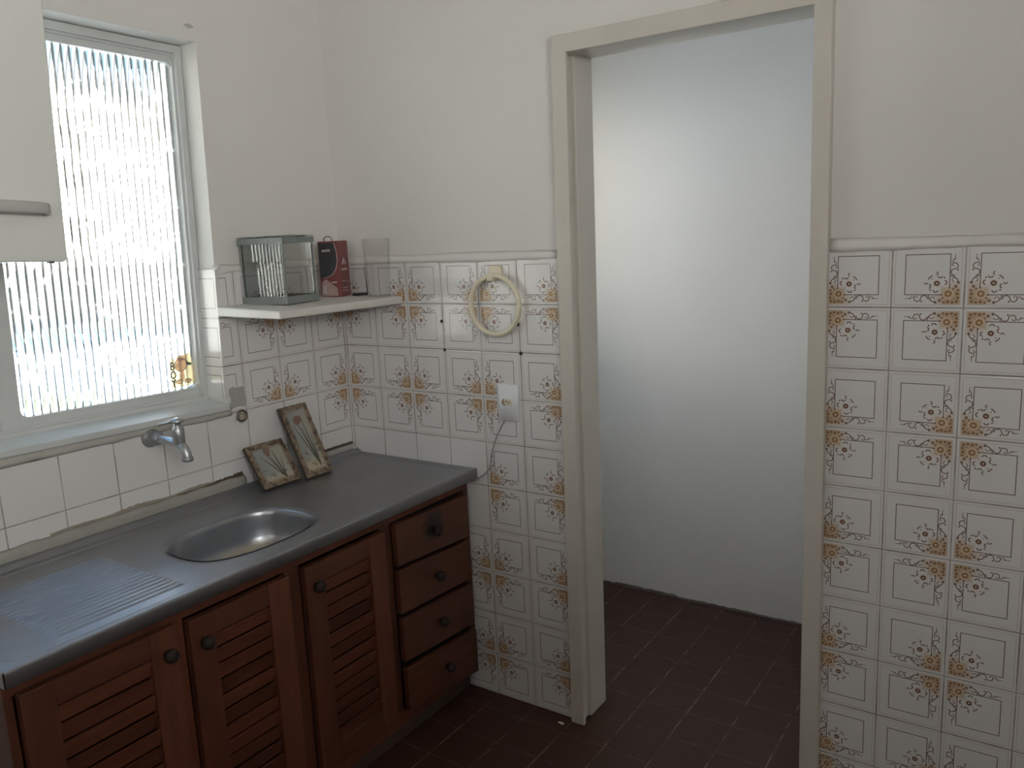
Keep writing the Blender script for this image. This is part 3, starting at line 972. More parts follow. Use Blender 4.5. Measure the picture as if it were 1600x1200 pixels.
# mortar ledge behind the worktop, and the short clean piece in the corner
b = MB(); rings = []
for i in range(70):
    y = -1.48 + (1.48 - 0.492) * i / 69
    w = 0.0015 * math.sin(i * .9) + 0.001 * random.random()
    rings.append([(0.0, y, 0.79), (0.016, y, 0.79), (0.0145 + w, y, 0.834), (0.010, y, 0.844 + w), (0.0, y, 0.846 + w)])
b.loft(rings)
struct(b.build('trim_3', 'ledge'))
b = MB(); b.hexa([(0, -0.135, .79), (.012, -.135, .79), (.012, -.004, .79), (0, -.004, .79), (0, -.135, .833), (.010, -.135, .833), (.010, -.004, .833), (0, -.004, .833)])
struct(b.build('trim_4', 'patch', bevel=0.002))
# grime line along the ledge: ragged crust
def crust(name, y0, y1, zf, hf, n, mat, xo=0.0):
    b = MB(); rings = []
    for i in range(n):
        y = y0 + (y1 - y0) * i / (n - 1)
        z = zf(y); h = hf(i)
        rings.append([(xo - .001, y, z - .004), (xo + .003, y, z - .002), (xo + .0022, y, z + h * .6), (xo - .001, y, z + h)])
    b.loft(rings, smooth=False)
    return struct(b.build(name, mat))
crust('trim_5', -1.10, -0.495, lambda y: 0.845, lambda i: 0.007 + 0.009 * (0.5 + 0.5 * math.sin(i * .13)) * (0.6 + 0.4 * random.random()) * min(1, i / 40), 150, 'mortar')
crust('trim_6', -0.78, -0.495, lambda y: 0.845, lambda i: 0.003 + 0.010 * max(0, i / 70 - .2) * (0.5 + 0.5 * random.random()), 90, 'grime', 0.001)
crust('trim_7', -0.17, -0.006, lambda y: 0.833, lambda i: 0.008 + 0.004 * random.random(), 40, 'grime')
b = MB(); b.lathe([(0.010, 0), (0.011, 0.012), (0.009, 0.026), (0.004, 0.032)], (0.012, -0.012, 0.803), 'z', 10)
struct(b.build('trim_8', 'sill'))

# ================================================================== BASE CABINET
M['plinth'] = simple('dark stained plinth', (0.085, 0.06, 0.048), 0.7, var=0.25, nscale=20, bump=0.3)
cab = empty('base_cabinet', (0.28, -0.735, 0.0))
tag(cab, 'dark red brown wooden base cabinet with slatted doors and drawers under the steel worktop', 'cabinet')
b = MB()
b.box(0.02, 0.50, -1.462, -1.444, 0.085, 0.765); b.box(0.02, 0.50, -0.022, -0.004, 0.085, 0.765)
b.box(0.02, 0.50, -0.400, -0.384, 0.10, 0.63); b.box(0.02, 0.50, -1.444, -0.022, 0.085, 0.103)
b.box(0.012, 0.02, -1.462, -0.004, 0.085, 0.765)
b.build('carcass', 'wood_v', cab)
b = MB()      # face frame
for (y0, y1) in ((-1.468, -1.450), (-1.112, -1.084), (-0.790, -0.740), (-0.432, -0.386), (-0.030, -0.003)):
    b.box(0.500, 0.523, y0, y1, 0.120, 0.732)
b.box(0.500, 0.523, -1.468, -0.003, 0.732, 0.7705)
b.box(0.500, 0.523, -1.468, -0.003, 0.070, 0.122)
b.build('face_frame', 'wood_v', cab, bevel=0.002)
b = MB(); b.box(0.05, 0.490, -1.468, -0.004, 0.0, 0.084)
b.build('plinth', 'plinth', cab, bevel=0.004)
def knob(parent, y, z, x=0.545, r=0.0165):
    b = MB()
    b.lathe([(0.008, 0), (0.007, 0.008), (r * .9, 0.014), (r, 0.020), (r * .85, 0.027), (r * .4, 0.031), (0.001, 0.032)], (x, y, z), 'x', 20)
    return b.build('knob', 'knob', parent)
def slat_door(y0, y1, z0, z1, ky, kz, seed):
    rnd = random.Random(seed)
    d = MB()
    x0, x1 = 0.5235, 0.5455
    sw = 0.066
    d.box(x0, x1, y0, y0 + sw, z0, z1); d.box(x0, x1, y1 - sw, y1, z0, z1)
    door_o = d.build('cabinet_door', 'wood_v', cab, bevel=0.002)
    h = MB(); h.box(x0, x1 - .001, y0 + sw, y1 - sw, z1 - .055, z1); h.build('top_rail', 'wood_h', door_o, bevel=0.0015)
    h = MB(); h.box(x0, x1 - .001, y0 + sw, y1 - sw, z0, z0 + .06); h.build('bottom_rail', 'wood_h', door_o, bevel=0.0015)
    n = int(round((z1 - .055 - z0 - .06) / 0.0405))
    ph = (z1 - .055 - z0 - .06) / n
    s = MB()
    for i in range(n):
        za = z0 + .06 + ph * i
        ya, yb = y0 + sw - .001, y1 - sw + .001
        # each slat leans: lower edge proud, upper edge tucked behind the next one
        j = rnd.uniform(-.0012, .0012)
        s.hexa([(x0 + .001, ya, za - .001), (x0 + .0085 + j, ya, za - .001), (x0 + .0085 + j, yb, za - .001), (x0 + .001, yb, za - .001),
                (x0 + .010, ya, za + ph - .004), (x0 + .0175 + j, ya, za + ph - .004), (x0 + .0175 + j, yb, za + ph - .004), (x0 + .010, yb, za + ph - .004)])
    s.build('slats', 'wood_h', door_o)
    knob(door_o, ky, kz)
slat_door(-1.448, -1.114, 0.125, 0.738, -1.145, 0.680, 1)
slat_door(-1.084, -0.792, 0.125, 0.728, -1.052, 0.668, 2)
slat_door(-0.740, -0.434, 0.125, 0.726, -0.708, 0.668, 3)
def drawer(zl1, zr1, zl0, zr0, mat, ky, kz, out=0.0):
    d = MB()
    x0, x1 = 0.5235 + out, 0.5445 + out
    y0, y1 = -0.386, -0.032
    d.hexa([(x0, y0, zl0), (x1, y0, zl0), (x1, y1, zr0), (x0, y1, zr0), (x0, y0, zl1), (x1, y0, zl1), (x1, y1, zr1), (x0, y1, zr1)])
    o = d.build('drawer', mat, cab, bevel=0.003)
    knob(o, ky, kz, x1 - .001)
    return o
drawer(0.730, 0.720, 0.597, 0.574, 'wood_burn', -0.212, 0.658)
drawer(0.583, 0.562, 0.443, 0.424, 'wood_h', -0.214, 0.506)
drawer(0.428, 0.408, 0.289, 0.261, 'wood_h', -0.212, 0.350, 0.002)
drawer(0.266, 0.241, 0.126, 0.086, 'wood_h', -0.200, 0.186, 0.006)
b = MB(); b.box(0.4995, 0.5005, -0.386, -0.032, 0.10, 0.73)  # near-black sheet paints the shade seen in the drawer gaps
b.build('drawer_gap_shade', 'gap_shade', cab)

# ================================================================== WALL CABINET (upper left)
wc = empty('wall_cabinet', (0.15, -1.119, 1.545))
tag(wc, 'white steel wall cabinet hanging in front of the left part of the window', 'cabinet')
b = MB(); b.box(0.0, 0.295, -1.78, -1.1215, 1.549, 2.22)
b.build('cabinet_body', 'steel_white', wc, bevel=0.004)
b = MB()
y0, y1, z0, z1, rad = -1.4505, -1.1190, 1.5450, 2.225, 0.010
prof = []
for cy, cz, a0 in ((y1 - rad, z0 + rad, 270), (y1 - rad, z1 - rad, 0), (y0 + rad, z1 - rad, 90), (y0 + rad, z0 + rad, 180)):
    for k in range(7):
        t = math.radians(a0 + 15 * k)
        prof.append((cy + rad * math.cos(t), cz + rad * math.sin(t)))
cyc, czc = (y0 + y1) / 2, (z0 + z1) / 2
def sc_(p, s): return (cyc + (p[0] - cyc) * (1 - s / abs(y1 - y0) * 2), czc + (p[1] - czc) * (1 - s / abs(z1 - z0) * 2))
rings = [[(x, *sc_(p, s)) for p in prof] for x, s in ((0.296, 0), (0.310, 0), (0.3135, 0.0012), (0.315, 0.0035))]
b.loft(rings, smooth=False)
wd = b.build('cabinet_door', 'steel_white', wc)
b = MB()
pts = [(0.314, -1.158, 1.6560), (0.332, -1.159, 1.6565), (0.342, -1.172, 1.6575), (0.346, -1.22, 1.658), (0.347, -1.28, 1.658), (0.346, -1.34, 1.658), (0.342, -1.388, 1.6575), (0.332, -1.400, 1.6565), (0.314, -1.401, 1.656)]
rings = []
for i, p in enumerate(pts):
    p = Vector(p); d = (Vector(pts[min(i + 1, 8)]) - Vector(pts[max(i - 1, 0)])).normalized()
    a = Vector((0, 0, 1)); c = d.cross(a).normalized()
    rings.append([p + a * .0125 * math.copysign(abs(math.sin(t)) ** .6, math.sin(t)) + c * .0045 * math.copysign(abs(math.cos(t)) ** .6, math.cos(t)) for t in [2 * math.pi * k / 16 for k in range(16)]])
b.loft(rings)
b.build('handle', 'handle', wd)
b = MB()
rings = [[(x, *sc_((p[0] - 0.333, p[1]), s)) if False else (x, p[0] - 0.3335, p[1]) for p in prof] for x, s in ((0.296, 0), (0.315, 0))]
b.loft(rings, smooth=False)
b.build('cabinet_door', 'steel_white', wc)
b = MB(); b.box(0.300, 0.312, -1.158, -1.146, 1.5425, 1.546); b.build('door_buffer', 'black', wc)
wc.rotation_euler = (math.radians(-2.5), 0, 0)

# ================================================================== CORNER SHELF
b = MB()
zt = lambda x, y: 1.3875 - 0.0389 * x + 0.0027 * (y)
pts = []
P4 = ((0.001, -0.524), (0.283, -0.520), (0.294, -0.001), (0.001, -0.001))
b.hexa([(x, y, zt(x, y) - th) for (x, y), th in zip(P4, (.030, .024, .026, .030))] + [(x, y, zt(x, y)) for x, y in P4])
tag(b.build('wall_shelf', 'marble', bevel=0.005), 'white painted stone shelf in the corner beside the window', 'shelf')

# ---- aquarium
aq = empty('aquarium', (0.1, -0.33, 1.385))
tag(aq, 'small empty glass aquarium with grey trim on the corner shelf', 'aquarium')
# corner coordinates on the shelf: m = near corner, l = left, r = right
Mx = Vector((0.174, -0.396)); ul = Vector((-0.985, -0.172)); ur = Vector((-0.172 * -0.10, 0.9998))
ul = Vector((-0.978, -0.170)).normalized(); ur = Vector((ul.y * -1, ul.x)).normalized(); ur = -ur if ur.y < 0 else ur
W, Dp, H = 0.166, 0.148, 0.203
zb = 1.3835
def aqp(s, t, z): v = Mx + ul * s + ur * t; return (v.x, v.y, z)
def aqbox(b, s0, s1, t0, t1, z0, z1):
    b.hexa([aqp(s0, t0, z0), aqp(s1, t0, z0), aqp(s1, t1, z0), aqp(s0, t1, z0), aqp(s0, t0, z1), aqp(s1, t0, z1), aqp(s1, t1, z1), aqp(s0, t1, z1)])
for nm, z0, z1 in (('bottom_trim', zb, zb + 0.023), ('top_trim', zb + H - 0.018, zb + H)):
    b = MB(); e = 0.0035
    for (s0, s1, t0, t1) in ((-e, W + e, -e, .002), (-e, W + e, Dp - .002, Dp + e), (-e, .002, .002, Dp - .002), (W - .002, W + e, .002, Dp - .002)):
        aqbox(b, s0, s1, t0, t1, z0, z1)
    if nm == 'bottom_trim':
        aqbox(b, .002, W - .002, .002, Dp - .002, z0, z0 + .005)
    b.build(nm, 'frame_metal', aq)
for (s0, s1, t0, t1) in ((.003, W - .003, .0025, .0055), (.003, W - .003, Dp - .0055, Dp - .0025), (.0025, .0055, .0065, Dp - .0065), (W - .0055, W - .0025, .0065, Dp - .0065)):
    b = MB(); aqbox(b, s0, s1, t0, t1, zb + .006, zb + H - .002)
    b.build('glass_pane', 'flat_glass', aq)
for (s, t) in ((0, 0), (W - .004, 0), (0, Dp - .004), (W - .004, Dp - .004)):
    b = MB(); aqbox(b, s, s + .004, t, t + .004, zb + .023, zb + H - .018)
    b.build('corner_seal', 'frame_metal', aq)
b = MB()       # crumpled plastic film lying over the rim
rings = []
for i in range(15):
    s = -0.006 + (W + 0.012) * i / 14
    z = zb + H + 0.0012 + 0.003 * abs(math.sin(i * 1.1))
    rings.append([aqp(s, -.005, z), aqp(s, Dp * .35, z + .003 * math.sin(i)), aqp(s, Dp * .7, z + .003 * math.cos(i * 1.3)), aqp(s, Dp + .004, z),
                  aqp(s, Dp + .004, z + .0012), aqp(s, Dp * .7, z + .0012 + .003 * math.cos(i * 1.3)), aqp(s, Dp * .35, z + .0012 + .003 * math.sin(i)), aqp(s, -.005, z + .0012)])
b.loft(rings)
b.build('loose_cover_sheet', 'frame_metal', aq)

# ---- red box
bx = empty('product_box', (0.12, -0.12, 1.38))
tag(bx, 'small red cardboard box with black window print and carry loop behind the aquarium', 'box')
Bm = Vector((0.126, -0.119)); f_d = Vector((-0.937, -0.349)); s_d = Vector((-0.349, 0.937))
BW, BD, BH, bz = 0.074, 0.074, 0.186, 1.3835
def bp(s, t, z, o=0.0):
    n = Vector((0.349, -0.937))
    v = Bm + f_d * s + s_d * t + n * o
    return (v.x, v.y, z)
b = MB()
b.hexa([bp(0, 0, bz), bp(BW, 0, bz), bp(BW, BD, bz), bp(0, BD, bz), bp(0, 0, bz + BH), bp(BW, 0, bz + BH), bp(BW, BD, bz + BH), bp(0, BD, bz + BH)])
b.build('carton', 'red', bx, bevel=0.001)
def face_poly(name, pts, mat, o=.0006, th=.0006, side=False):
    b = MB()
    if side:
        nn = -f_d
        g = lambda s, z, k: (lambda v: (v.x, v.y, z))(Bm + s_d * s + nn * (o + k))
    else:
        g = lambda s, z, k: bp(s, 0, z, o + k)
    lo = [b.bm.verts.new(g(s, z, -th - .0004)) for s, z in pts]; hi = [b.bm.verts.new(g(s, z, 0)) for s, z in pts]
    n = len(pts)
    b.bm.faces.new(hi); b.bm.faces.new(lo[::-1])
    for i in range(n):
        b.bm.faces.new((lo[i], lo[(i + 1) % n], hi[(i + 1) % n], hi[i]))
    return b.build(name, mat, bx)
# black panel with bowed right edge (s runs from the right edge to the left)
curve = [(0.014, bz + .180), (0.007, bz + .150), (0.006, bz + .125), (0.011, bz + .098), (0.024, bz + .078), (0.040, bz + .068), (0.064, bz + .064)]
face_poly('black_print', [(BW - .002, bz + .180)] + [(BW - .002, bz + .062)] + curve[::-1], 'box_black')
b = MB(); b.tube([bp(s, 0, z, .0012) for s, z in curve], .0012, 6); b.build('pale_outline', 'box_light', bx)
face_poly('picture_print', [(BW - .002, bz + .003), (0.012, bz + .003), (0.014, bz + .030), (0.034, bz + .044), (0.052, bz + .060), (BW - .006, bz + .050)], 'box_pink')
face_poly('pale_print', [(0.052, bz + .010), (BW - .008, bz + .010), (BW - .010, bz + .038), (0.056, bz + .036)], 'box_light', .0012)
face_poly('pale_print', [(0.014, bz + .047), (0.034, bz + .046), (0.034, bz + .050), (0.014, bz + .052)], 'box_light', .0012)
face_poly('pale_print', [(0.030, bz + .152), (0.060, bz + .151), (0.060, bz + .158), (0.030, bz + .159)], 'box_light', .0012)
face_poly('triangle_print', [(0.018, bz + .108), (0.034, bz + .132), (0.052, bz + .108)], 'box_light', .0008, side=True)
face_poly('triangle_print', [(0.029, bz + .109), (0.034, bz + .118), (0.040, bz + .109)], 'red_dark', .0014, side=True)
for zz, hh in ((.088, .006), (.050, .003), (.028, .002), (.018, .002)):
    face_poly('line_print', [(0.012, bz + zz), (0.056, bz + zz), (0.056, bz + zz + hh), (0.012, bz + zz + hh)], 'box_light' if zz != .05 else 'box_pink', .0008, side=True)
b = MB(); b.tube([bp(.030, .02, bz + BH - .002), bp(.031, .02, bz + BH + .010), bp(.037, .02, bz + BH + .015), bp(.052, .02, bz + BH + .015), bp(.058, .02, bz + BH + .010), bp(.059, .02, bz + BH - .002)], .0016, 8)
b.build('carry_loop', 'red_dark', bx)

# ---- clear stand with black foot
st = empty('clear_display_stand', (0.15, -0.06, 1.382))
tag(st, 'thin clear plastic stand with a black foot, between the red box and the plastic tumbler', 'stand')
b = MB(); b.hexa([(0.118, -0.066, 1.3825), (0.158, -0.066, 1.3815), (0.172, -0.036, 1.3815), (0.128, -0.036, 1.3825), (0.120, -0.064, 1.390), (0.156, -0.064, 1.390), (0.168, -0.040, 1.392), (0.130, -0.038, 1.392)])
b.build('foot', 'black', st, bevel=0.002)
b = MB(); b.tube([(0.169, -0.039, 1.388), (0.162, -0.036, 1.43), (0.156, -0.034, 1.477)], [.0022, .0014, .0010], 6)
b.build('dark_edge', 'black', st)
b = MB(); b.hexa([(0.124, -0.052, 1.388), (0.168, -0.038, 1.388), (0.167, -0.0365, 1.388), (0.123, -0.0505, 1.388), (0.118, -0.048, 1.478), (0.155, -0.034, 1.478), (0.154, -0.0325, 1.478), (0.117, -0.0465, 1.478)])
b.build('clear_sheet', 'cup_plastic', st)

# ---- plastic tumbler
b = MB()
r0_, r1_, hc = 0.037, 0.047, 0.192
prof = [(0.002, 0.003), (r0_ - .002, 0.003), (r0_ - .0012, 0.006)] + [(r0_ - .0012 + (r1_ - r0_) * k / 6, .006 + (hc - .006) * k / 6) for k in range(1, 7)]
outer = [(r1_ + .0008, hc), (r1_ + .0008, hc - .004), (r1_, hc - .005)] + [(r0_ + (r1_ - r0_) * k / 6, hc * k / 6) for k in range(5, -1, -1)] + [(0.002, 0.0)]
b.lathe(prof + outer, (0.238, -0.0545, 1.3790), 'z', 40)
tag(b.build('tumbler', 'cup_plastic'), 'tall clear plastic tumbler at the right end of the corner shelf', 'tumbler')

# ================================================================== TOWEL RING
tr = empty('towel_ring', (0.68, 0, 1.45))
tag(tr, 'cream plastic towel ring on the flower tiles left of the doorway', 'towel ring')
b = MB(); b.box(0.663, 0.708, -0.010, 0.0, 1.437, 1.470); b.build('wall_plate', 'cream_plastic', tr, bevel=0.003)
b = MB(); b.box(0.668, 0.691, -0.034, -0.010, 1.424, 1.443); b.build('clip', 'cream_plastic', tr, bevel=0.003)
b = MB(); b.torus((0.6850, -0.020, 1.3485), 0.0915, 0.0085, 'y', 64, 14)
ro = b.build('ring', 'cream_plastic', tr)

# ================================================================== OUTLET and cable
ou = empty('wall_outlet', (0.705, 0, 1.04))
tag(ou, 'white wall outlet plate with one round socket, left of the doorway', 'outlet')
b = MB()
b.hexa([(0.667, -0.004, 0.979), (0.7485, -0.004, 0.979), (0.7485, 0, 0.979), (0.667, 0, 0.979), (0.667, -0.004, 1.0975), (0.7485, -0.004, 1.0975), (0.7485, 0, 1.0975), (0.667, 0, 1.0975)])
rings = []
for i in range(9):
    x = 0.667 + 0.0815 * i / 8
    d = -0.004 - 0.005 * math.sin(math.pi * i / 8)
    rings.append([(x, -0.003, 0.979), (x, d, 0.981), (x, d, 1.0955), (x, -0.003, 1.0975)])
b.loft(rings, True, True)
b.build('cover_plate', 'white_plastic', ou)
b = MB()
ring = []
for cx, a0 in ((0.7135, -90), (0.6965, 90)):
    for k in range(9):
        t = math.radians(a0 + 22.5 * k); ring.append((cx + .0105 * math.cos(t), 1.041 + .0105 * math.sin(t)))
b.loft([[(x, -0.0088, z) for x, z in ring], [(x, -0.0105, z) for x, z in ring]], smooth=False)
b.build('socket_face', 'cream_plastic', ou)
for i, (dx, dz) in enumerate(((-.0095, 0), (0.0, .003), (.0095, 0))):
    b = MB(); b.lathe([(.0024, 0), (.0024, -.0012)], (0.705 + dx, -0.0104, 1.041 + dz), 'y', 12); b.build('pin_hole', 'black' if i != 0 else 'brown_pin', ou)
b = MB(); b.torus((0.6985, -0.0104, 1.041), .0085, .0016, 'y', 20, 8, a0=math.radians(100), a1=math.radians(290)); b.build('scorch_mark', 'brown_pin', ou)
def smoothpath(pts, n=10):
    out = []
    P = [Vector(p) for p in pts]; P = [P[0]] + P + [P[-1]]
    for i in range(1, len(P) - 2):
        for k in range(n):
            t = k / n
            out.append(0.5 * ((2 * P[i]) + (-P[i - 1] + P[i + 1]) * t + (2 * P[i - 1] - 5 * P[i] + 4 * P[i + 1] - P[i + 2]) * t * t + (-P[i - 1] + 3 * P[i] - 3 * P[i + 1] + P[i + 2]) * t ** 3))
    out.append(P[-2]); return out
b = MB()
b.tube(smoothpath([(0.692, -0.003, 0.983), (0.684, -0.010, 0.965), (0.662, -0.016, 0.920), (0.637, -0.012, 0.860), (0.628, -0.006, 0.825), (0.606, -0.005, 0.795), (0.585, -0.006, 0.780), (0.560, -0.007, 0.763), (0.520, -0.008, 0.7595)]), 0.0022, 8)
tag(b.build('power_cable', 'cable'), 'thin grey cable hanging from the outlet down behind the worktop corner', 'cable')

# dark anchors left in the tile joints
for i, (u, z, lab) in enumerate(((0.455, 1.293, 'dark wall plug in the tile joint between shelf and towel ring, the upper one'),
                                 (0.461, 1.198, 'dark wall plug in the tile joint below and left of the towel ring'),
                                 (0.756, 1.289, 'dark wall plug at the right side of the towel ring'),
                                 (0.762, 1.1985, 'dark wall plug under the towel ring, nearest the doorway'))):
    b = MB(); r = .0055 if i < 3 else .0065
    b.lathe([(r, 0.001), (r, -.002), (r * .6, -.0035), (.001, -.003)], (u, 0, z), 'y', 12)
    o = tag(b.build('wall_plug', 'black'), lab, 'wall plug', 'dark wall plugs around the towel ring')
    if i == 2:
        o.location.y -= 0.0005

# ================================================================== FAUCET
fa = empty('wall_faucet', (0.0, -0.790, 1.037))
tag(fa, 'old chrome wall faucet above the sink bowl', 'faucet')
b = MB()
b.lathe([(.029, 0.0), (.028, .005), (.023, .010), (.019, .014), (.0185, .030), (.0195, .036), (.016, .040), (.0135, .048)], (0.0, -0.790, 1.037), 'x', 28)
b.build('escutcheon', 'old_chrome', fa)
b = MB()
b.tube(smoothpath([(0.040, -0.790, 1.037), (0.075, -0.790, 1.036), (0.115, -0.790, 1.033), (0.137, -0.790, 1.030), (0.155, -0.790, 1.022), (0.164, -0.790, 1.008), (0.1665, -0.790, 0.997)], 6),
       [.0115] * 13 + [.012] * 12 + [.0125] * 12, 16)
b.build('spout', 'chrome', fa)
b = MB(); b.lathe([(.0125, 0), (.0150, -.002), (.0150, -.012), (.0135, -.013)], (0.1665, -0.790, 0.999), 'z', 20); b.build('spout_nozzle', 'old_chrome', fa)
b = MB(); b.lathe([(.014, 0), (.0165, .006), (.0165, .040), (.0145, .046), (.0105, .052), (.0085, .062)], (0.137, -0.790, 1.032), 'z', 24); b.build('valve_body', 'chrome', fa)
b = MB()
b.lathe([(.008, 0), (.0165, .001), (.018, .005), (.013, .011), (.004, .014)], (0.137, -0.790, 1.093), 'z', 24)
b.tube([(0.137, -0.792, 1.1005), (0.130, -0.812, 1.099), (0.122, -0.838, 1.094)], [.0065, .0048, .0032], 12)
b.build('handle', 'chrome', fa)

# ---- open pipe end and putty patch by the sill corner
pe = empty('pipe_end', (0, -0.478, 1.036))
tag(pe, 'small corroded metal pipe end sticking out of the white tiles below the window corner', 'pipe end')
b = MB(); b.torus((0.006, -0.478, 1.036), .0165, .0045, 'x', 32, 10); b.build('pipe_rim', 'brass', pe)
b = MB(); b.lathe([(.0125, 0.0), (.0125, .004)], (0.0, -0.478, 1.036), 'x', 24); b.build('pipe_plug', 'cream_plastic', pe)
b = MB(); b.torus((0.0045, -0.478, 1.036), .0062, .0018, 'x', 20, 8); b.build('inner_ring', 'brass', pe)
b = MB()
pts = []
for k in range(26):
    t = 2 * math.pi * k / 26
    r = 0.029 * (1 + .13 * random.uniform(-1, 1))
    c, s = math.cos(t), math.sin(t)
    m = max(abs(c), abs(s))
    pts.append((-0.484 + r * c / m * .95, 1.098 + r * s / m * 1.1))
b.loft([[(0.0, y, z) for y, z in pts], [(0.0022, -0.484 + (y + 0.484) * .93, 1.098 + (z - 1.098) * .93) for y, z in pts]], smooth=False)
struct(b.build('trim_9', 'patch'))
b = MB(); pts = [(-0.508 + .017 * (1 + .3 * random.uniform(-1, 1)) * math.cos(t), 2.200 + .006 * (1 + .4 * random.uniform(-1, 1)) * math.sin(t)) for t in [2 * math.pi * k / 18 for k in range(18)]]
b.loft([[(-0.0085, y, z) for y, z in pts], [(-0.0072, y, z) for y, z in pts]], smooth=False)
struct(b.build('trim_10', 'sill'))

# ================================================================== PICTURE PLAQUES
def plaque(name, BLp, BRp, TLp, H, th, label):
    """flat tile leaning back on the wall; local x width, y height, z out of the face"""
    BLp, BRp, TLp = Vector(BLp), Vector(BRp), Vector(TLp)
    ex = (BRp - BLp); w = ex.length; ex.normalize()
    ey = (TLp - BLp); ey = (ey - ex * ey.dot(ex)); h = H or ey.length; ey.normalize()
    ez = ex.cross(ey)
    m = plaque_mat(name + ' print', w, h)
    b = MB(); bm = b.bm
    nx_, ny_ = 10, 14
    rnd = random.Random(len(label))
    # ragged outline, slab with thickness
    def edge(i, j):
        x, y = w * i / nx_, h * j / ny_
        if i in (0, nx_): x += rnd.uniform(-.0010, .0010)
        if j in (0, ny_): y += rnd.uniform(-.0008, .0008) if j else 0
        return x, y
    G = {(i, j): edge(i, j) for i in range(nx_ + 1) for j in range(ny_ + 1)}
    F_ = {k: bm.verts.new((x, y, 0)) for k, (x, y) in G.items()}
    K_ = {k: bm.verts.new((x, y, -th)) for k, (x, y) in G.items()}
    for i in range(nx_):
        for j in range(ny_):
            q = [(i, j), (i + 1, j), (i + 1, j + 1), (i, j + 1)]
            bm.faces.new([F_[k] for k in q]); bm.faces.new([K_[k] for k in q][::-1]).material_index = 1
    border = [(i, 0) for i in range(nx_)] + [(nx_, j) for j in range(ny_)] + [(i, ny_) for i in range(nx_, 0, -1)] + [(0, j) for j in range(ny_, 0, -1)]
    for a, c in zip(border, border[1:] + border[:1]):
        bm.faces.new((F_[a], K_[a], K_[c], F_[c])).material_index = 1
    bmesh.ops.recalc_face_normals(bm, faces=bm.faces[:])
    me = D.meshes.new(name); bm.to_mesh(me); bm.free()
    me.materials.append(m); me.materials.append(M['plaque_side'])
    o = D.objects.new(name, me); COL.objects.link(o)
    o.matrix_world = Matrix(((ex.x, ey.x, ez.x, BLp.x), (ex.y, ey.y, ez.y, BLp.y), (ex.z, ey.z, ez.z, BLp.z), (0, 0, 0, 1)))
    return tag(o, label, 'picture', 'tulip picture plaques leaning on the wall')
M['plaque_side'] = simple('dark clay edge', (0.07, 0.055, 0.042), 0.8, var=0.3, nscale=40)
plaque('picture_plaque', (0.108, -0.497, 0.8105), (0.112, -0.352, 0.8105), (0.024, -0.503, 0.934), 0.152, 0.012, 'small square tulip picture plaque on the worktop, the shorter one nearer the sink')
plaque('picture_plaque', (0.131, -0.345, 0.8085), (0.131, -0.232, 0.8085), (0.0250, -0.346, 1.031), 0.250, 0.012, 'tall narrow tulip picture plaque leaning on the wall in the worktop corner')

# ================================================================== STICKER on the window pane
stk = empty('window_sticker', (-0.11, -0.6, 1.15))
tag(stk, 'small boy sticker with letters B O Y in the lower right window corner', 'sticker')
def film(name, c, k):
    t = NT(name)
    tr = t.n('ShaderNodeBsdfTranslucent'); tr.inputs[0].default_value = (*c, 1)
    t.set(Base_Color=c, Roughness=0.5)
    tp = t.n('ShaderNodeBsdfTransparent'); tp.inputs[0].default_value = (*c, 1)
    m1 = t.n('ShaderNodeMixShader'); m1.inputs[0].default_value = 0.55
    m2 = t.n('ShaderNodeMixShader'); m2.inputs[0].default_value = k
    out = [n for n in t.t.nodes if n.type == 'OUTPUT_MATERIAL'][0]
    t.t.links.new(t.bsdf.outputs[0], m1.inputs[1]); t.t.links.new(tr.outputs[0], m1.inputs[2])
    t.t.links.new(m1.outputs[0], m2.inputs[1]); t.t.links.new(tp.outputs[0], m2.inputs[2])
    t.t.links.new(m2.outputs[0], out.inputs[0])
    return t.mat
M['stk_back'] = film('faded yellow sticker film', (0.92, 0.84, 0.64), 0.42)
M['stk_skin'] = film('faded pink sticker print', (0.86, 0.72, 0.64), 0.35)
M['stk_line'] = simple('grey sticker letter', (0.12, 0.11, 0.11), 0.5, var=0.1)
M['stk_teal'] = simple('grey green cap print', (0.10, 0.14, 0.13), 0.5)
GXf = GX + 0.0038
def flat(name, pts, mat, lay, parent=stk):
    b = MB(); x0 = GXf + .0002 * lay
    b.loft([[wp(x0, y, z) for y, z in pts], [wp(x0 + .00018, y, z) for y, z in pts]], smooth=False)
    return b.build(name, mat, parent)
def ell(cy, cz, ry, rz, n=20, a0=0, a1=360): return [(cy + ry * math.cos(math.radians(a0 + (a1 - a0) * k / n)), cz + rz * math.sin(math.radians(a0 + (a1 - a0) * k / n))) for k in range(n)]
SY0, SZ0 = -0.638, 1.141        # lower left of the sticker
flat('sticker_film', [(SY0, SZ0), (SY0 + .058, SZ0 + .002), (SY0 + .086, SZ0 + .010), (SY0 + .086, SZ0 + .060), (SY0 + .074, SZ0 + .104), (SY0 + .034, SZ0 + .096), (SY0 + .002, SZ0 + .092)], 'stk_back', 0)
flat('hair_print', ell(SY0 + .046, SZ0 + .090, .018, .010), 'stk_skin', 1)
flat('head_print', ell(SY0 + .040, SZ0 + .070, .021, .019), 'stk_skin', 2.5)
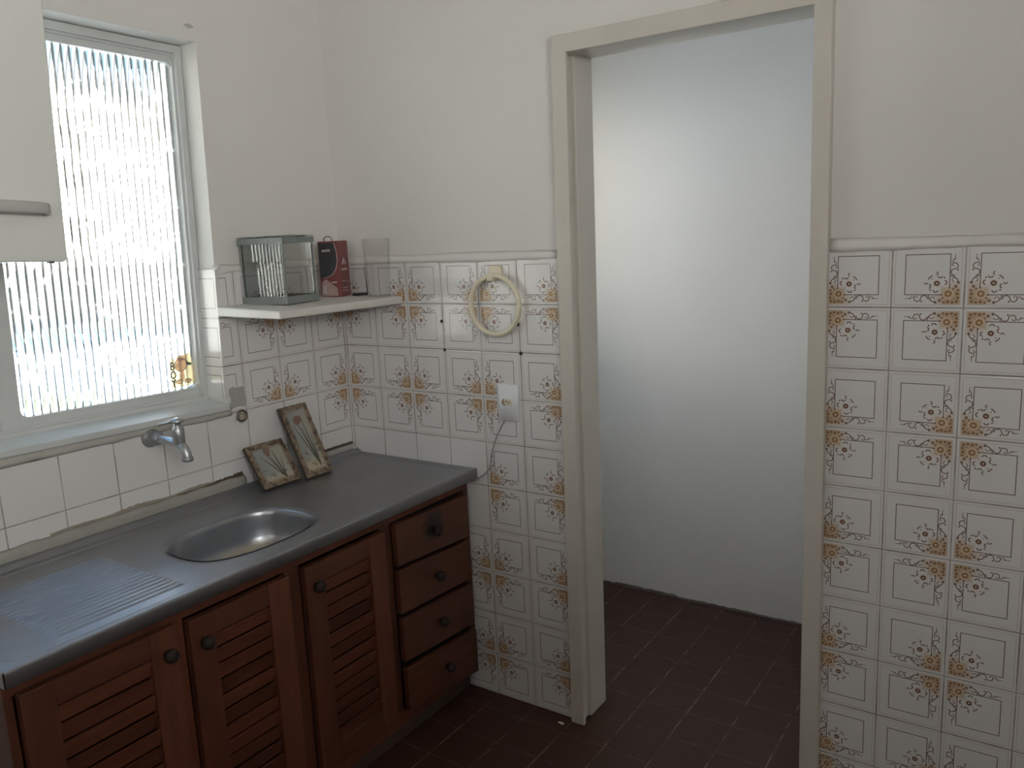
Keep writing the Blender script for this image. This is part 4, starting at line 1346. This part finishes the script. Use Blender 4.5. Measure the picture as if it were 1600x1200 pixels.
flat('cap_print', [(SY0 + .058, SZ0 + .074), (SY0 + .060, SZ0 + .084), (SY0 + .066, SZ0 + .076), (SY0 + .080, SZ0 + .070), (SY0 + .074, SZ0 + .065), (SY0 + .062, SZ0 + .066)], 'stk_teal', 3)
flat('body_print', [(SY0 + .036, SZ0 + .052), (SY0 + .050, SZ0 + .052), (SY0 + .052, SZ0 + .022), (SY0 + .038, SZ0 + .022)], 'stk_skin', 1)
for dy in (.031, .060):
    flat('shoe_print', ell(SY0 + dy, SZ0 + .018, .0110, .0050), 'stk_skin', 2)
def letter_strokes(name, strokes):
    b = MB()
    for pts in strokes:
        b.tube([wp(GXf + .0010, SY0 + y, SZ0 + z) for y, z in pts], .0020, 6)
    b.build(name, 'stk_line', stk)
def letter_loop(cy, cz, ry, rz): return [(cy + ry * math.cos(2 * math.pi * k / 16), cz + rz * math.sin(2 * math.pi * k / 16)) for k in range(17)]
def outline(name, pts):
    b = MB(); b.tube([wp(GXf + .0010, y, z) for y, z in pts + pts[:1]], .0009, 6); b.build(name, 'stk_line', stk)
outline('head_outline', ell(SY0 + .040, SZ0 + .070, .022, .020))
outline('shoe_outline', ell(SY0 + .031, SZ0 + .018, .0120, .0060))
outline('shoe_outline', ell(SY0 + .060, SZ0 + .018, .0120, .0060))
letter_strokes('letter_b', [[(.006, .058), (.006, .080)], [(.006, .080), (.012, .080), (.015, .0755), (.013, .0705), (.007, .0695)], [(.007, .0695), (.014, .068), (.017, .0635), (.015, .059), (.006, .058)]])
letter_strokes('letter_o', [letter_loop(.012, .042, .0080, .0105)])
letter_strokes('letter_y', [[(.005, .027), (.012, .017)], [(.019, .027), (.012, .017)], [(.012, .017), (.012, .004)]])

# ================================================================== debris on the floor
b = MB(); b.hexa([(0.872, -0.046, 0.0), (0.892, -0.050, 0.0), (0.894, -0.042, 0.0), (0.876, -0.039, 0.0), (0.873, -0.0455, 0.003), (0.891, -0.049, 0.002), (0.893, -0.043, 0.005), (0.877, -0.040, 0.002)])
tag(b.build('paper_scrap', 'scrap'), 'tiny white scrap on the floor at the foot of the left door jamb', 'scrap')
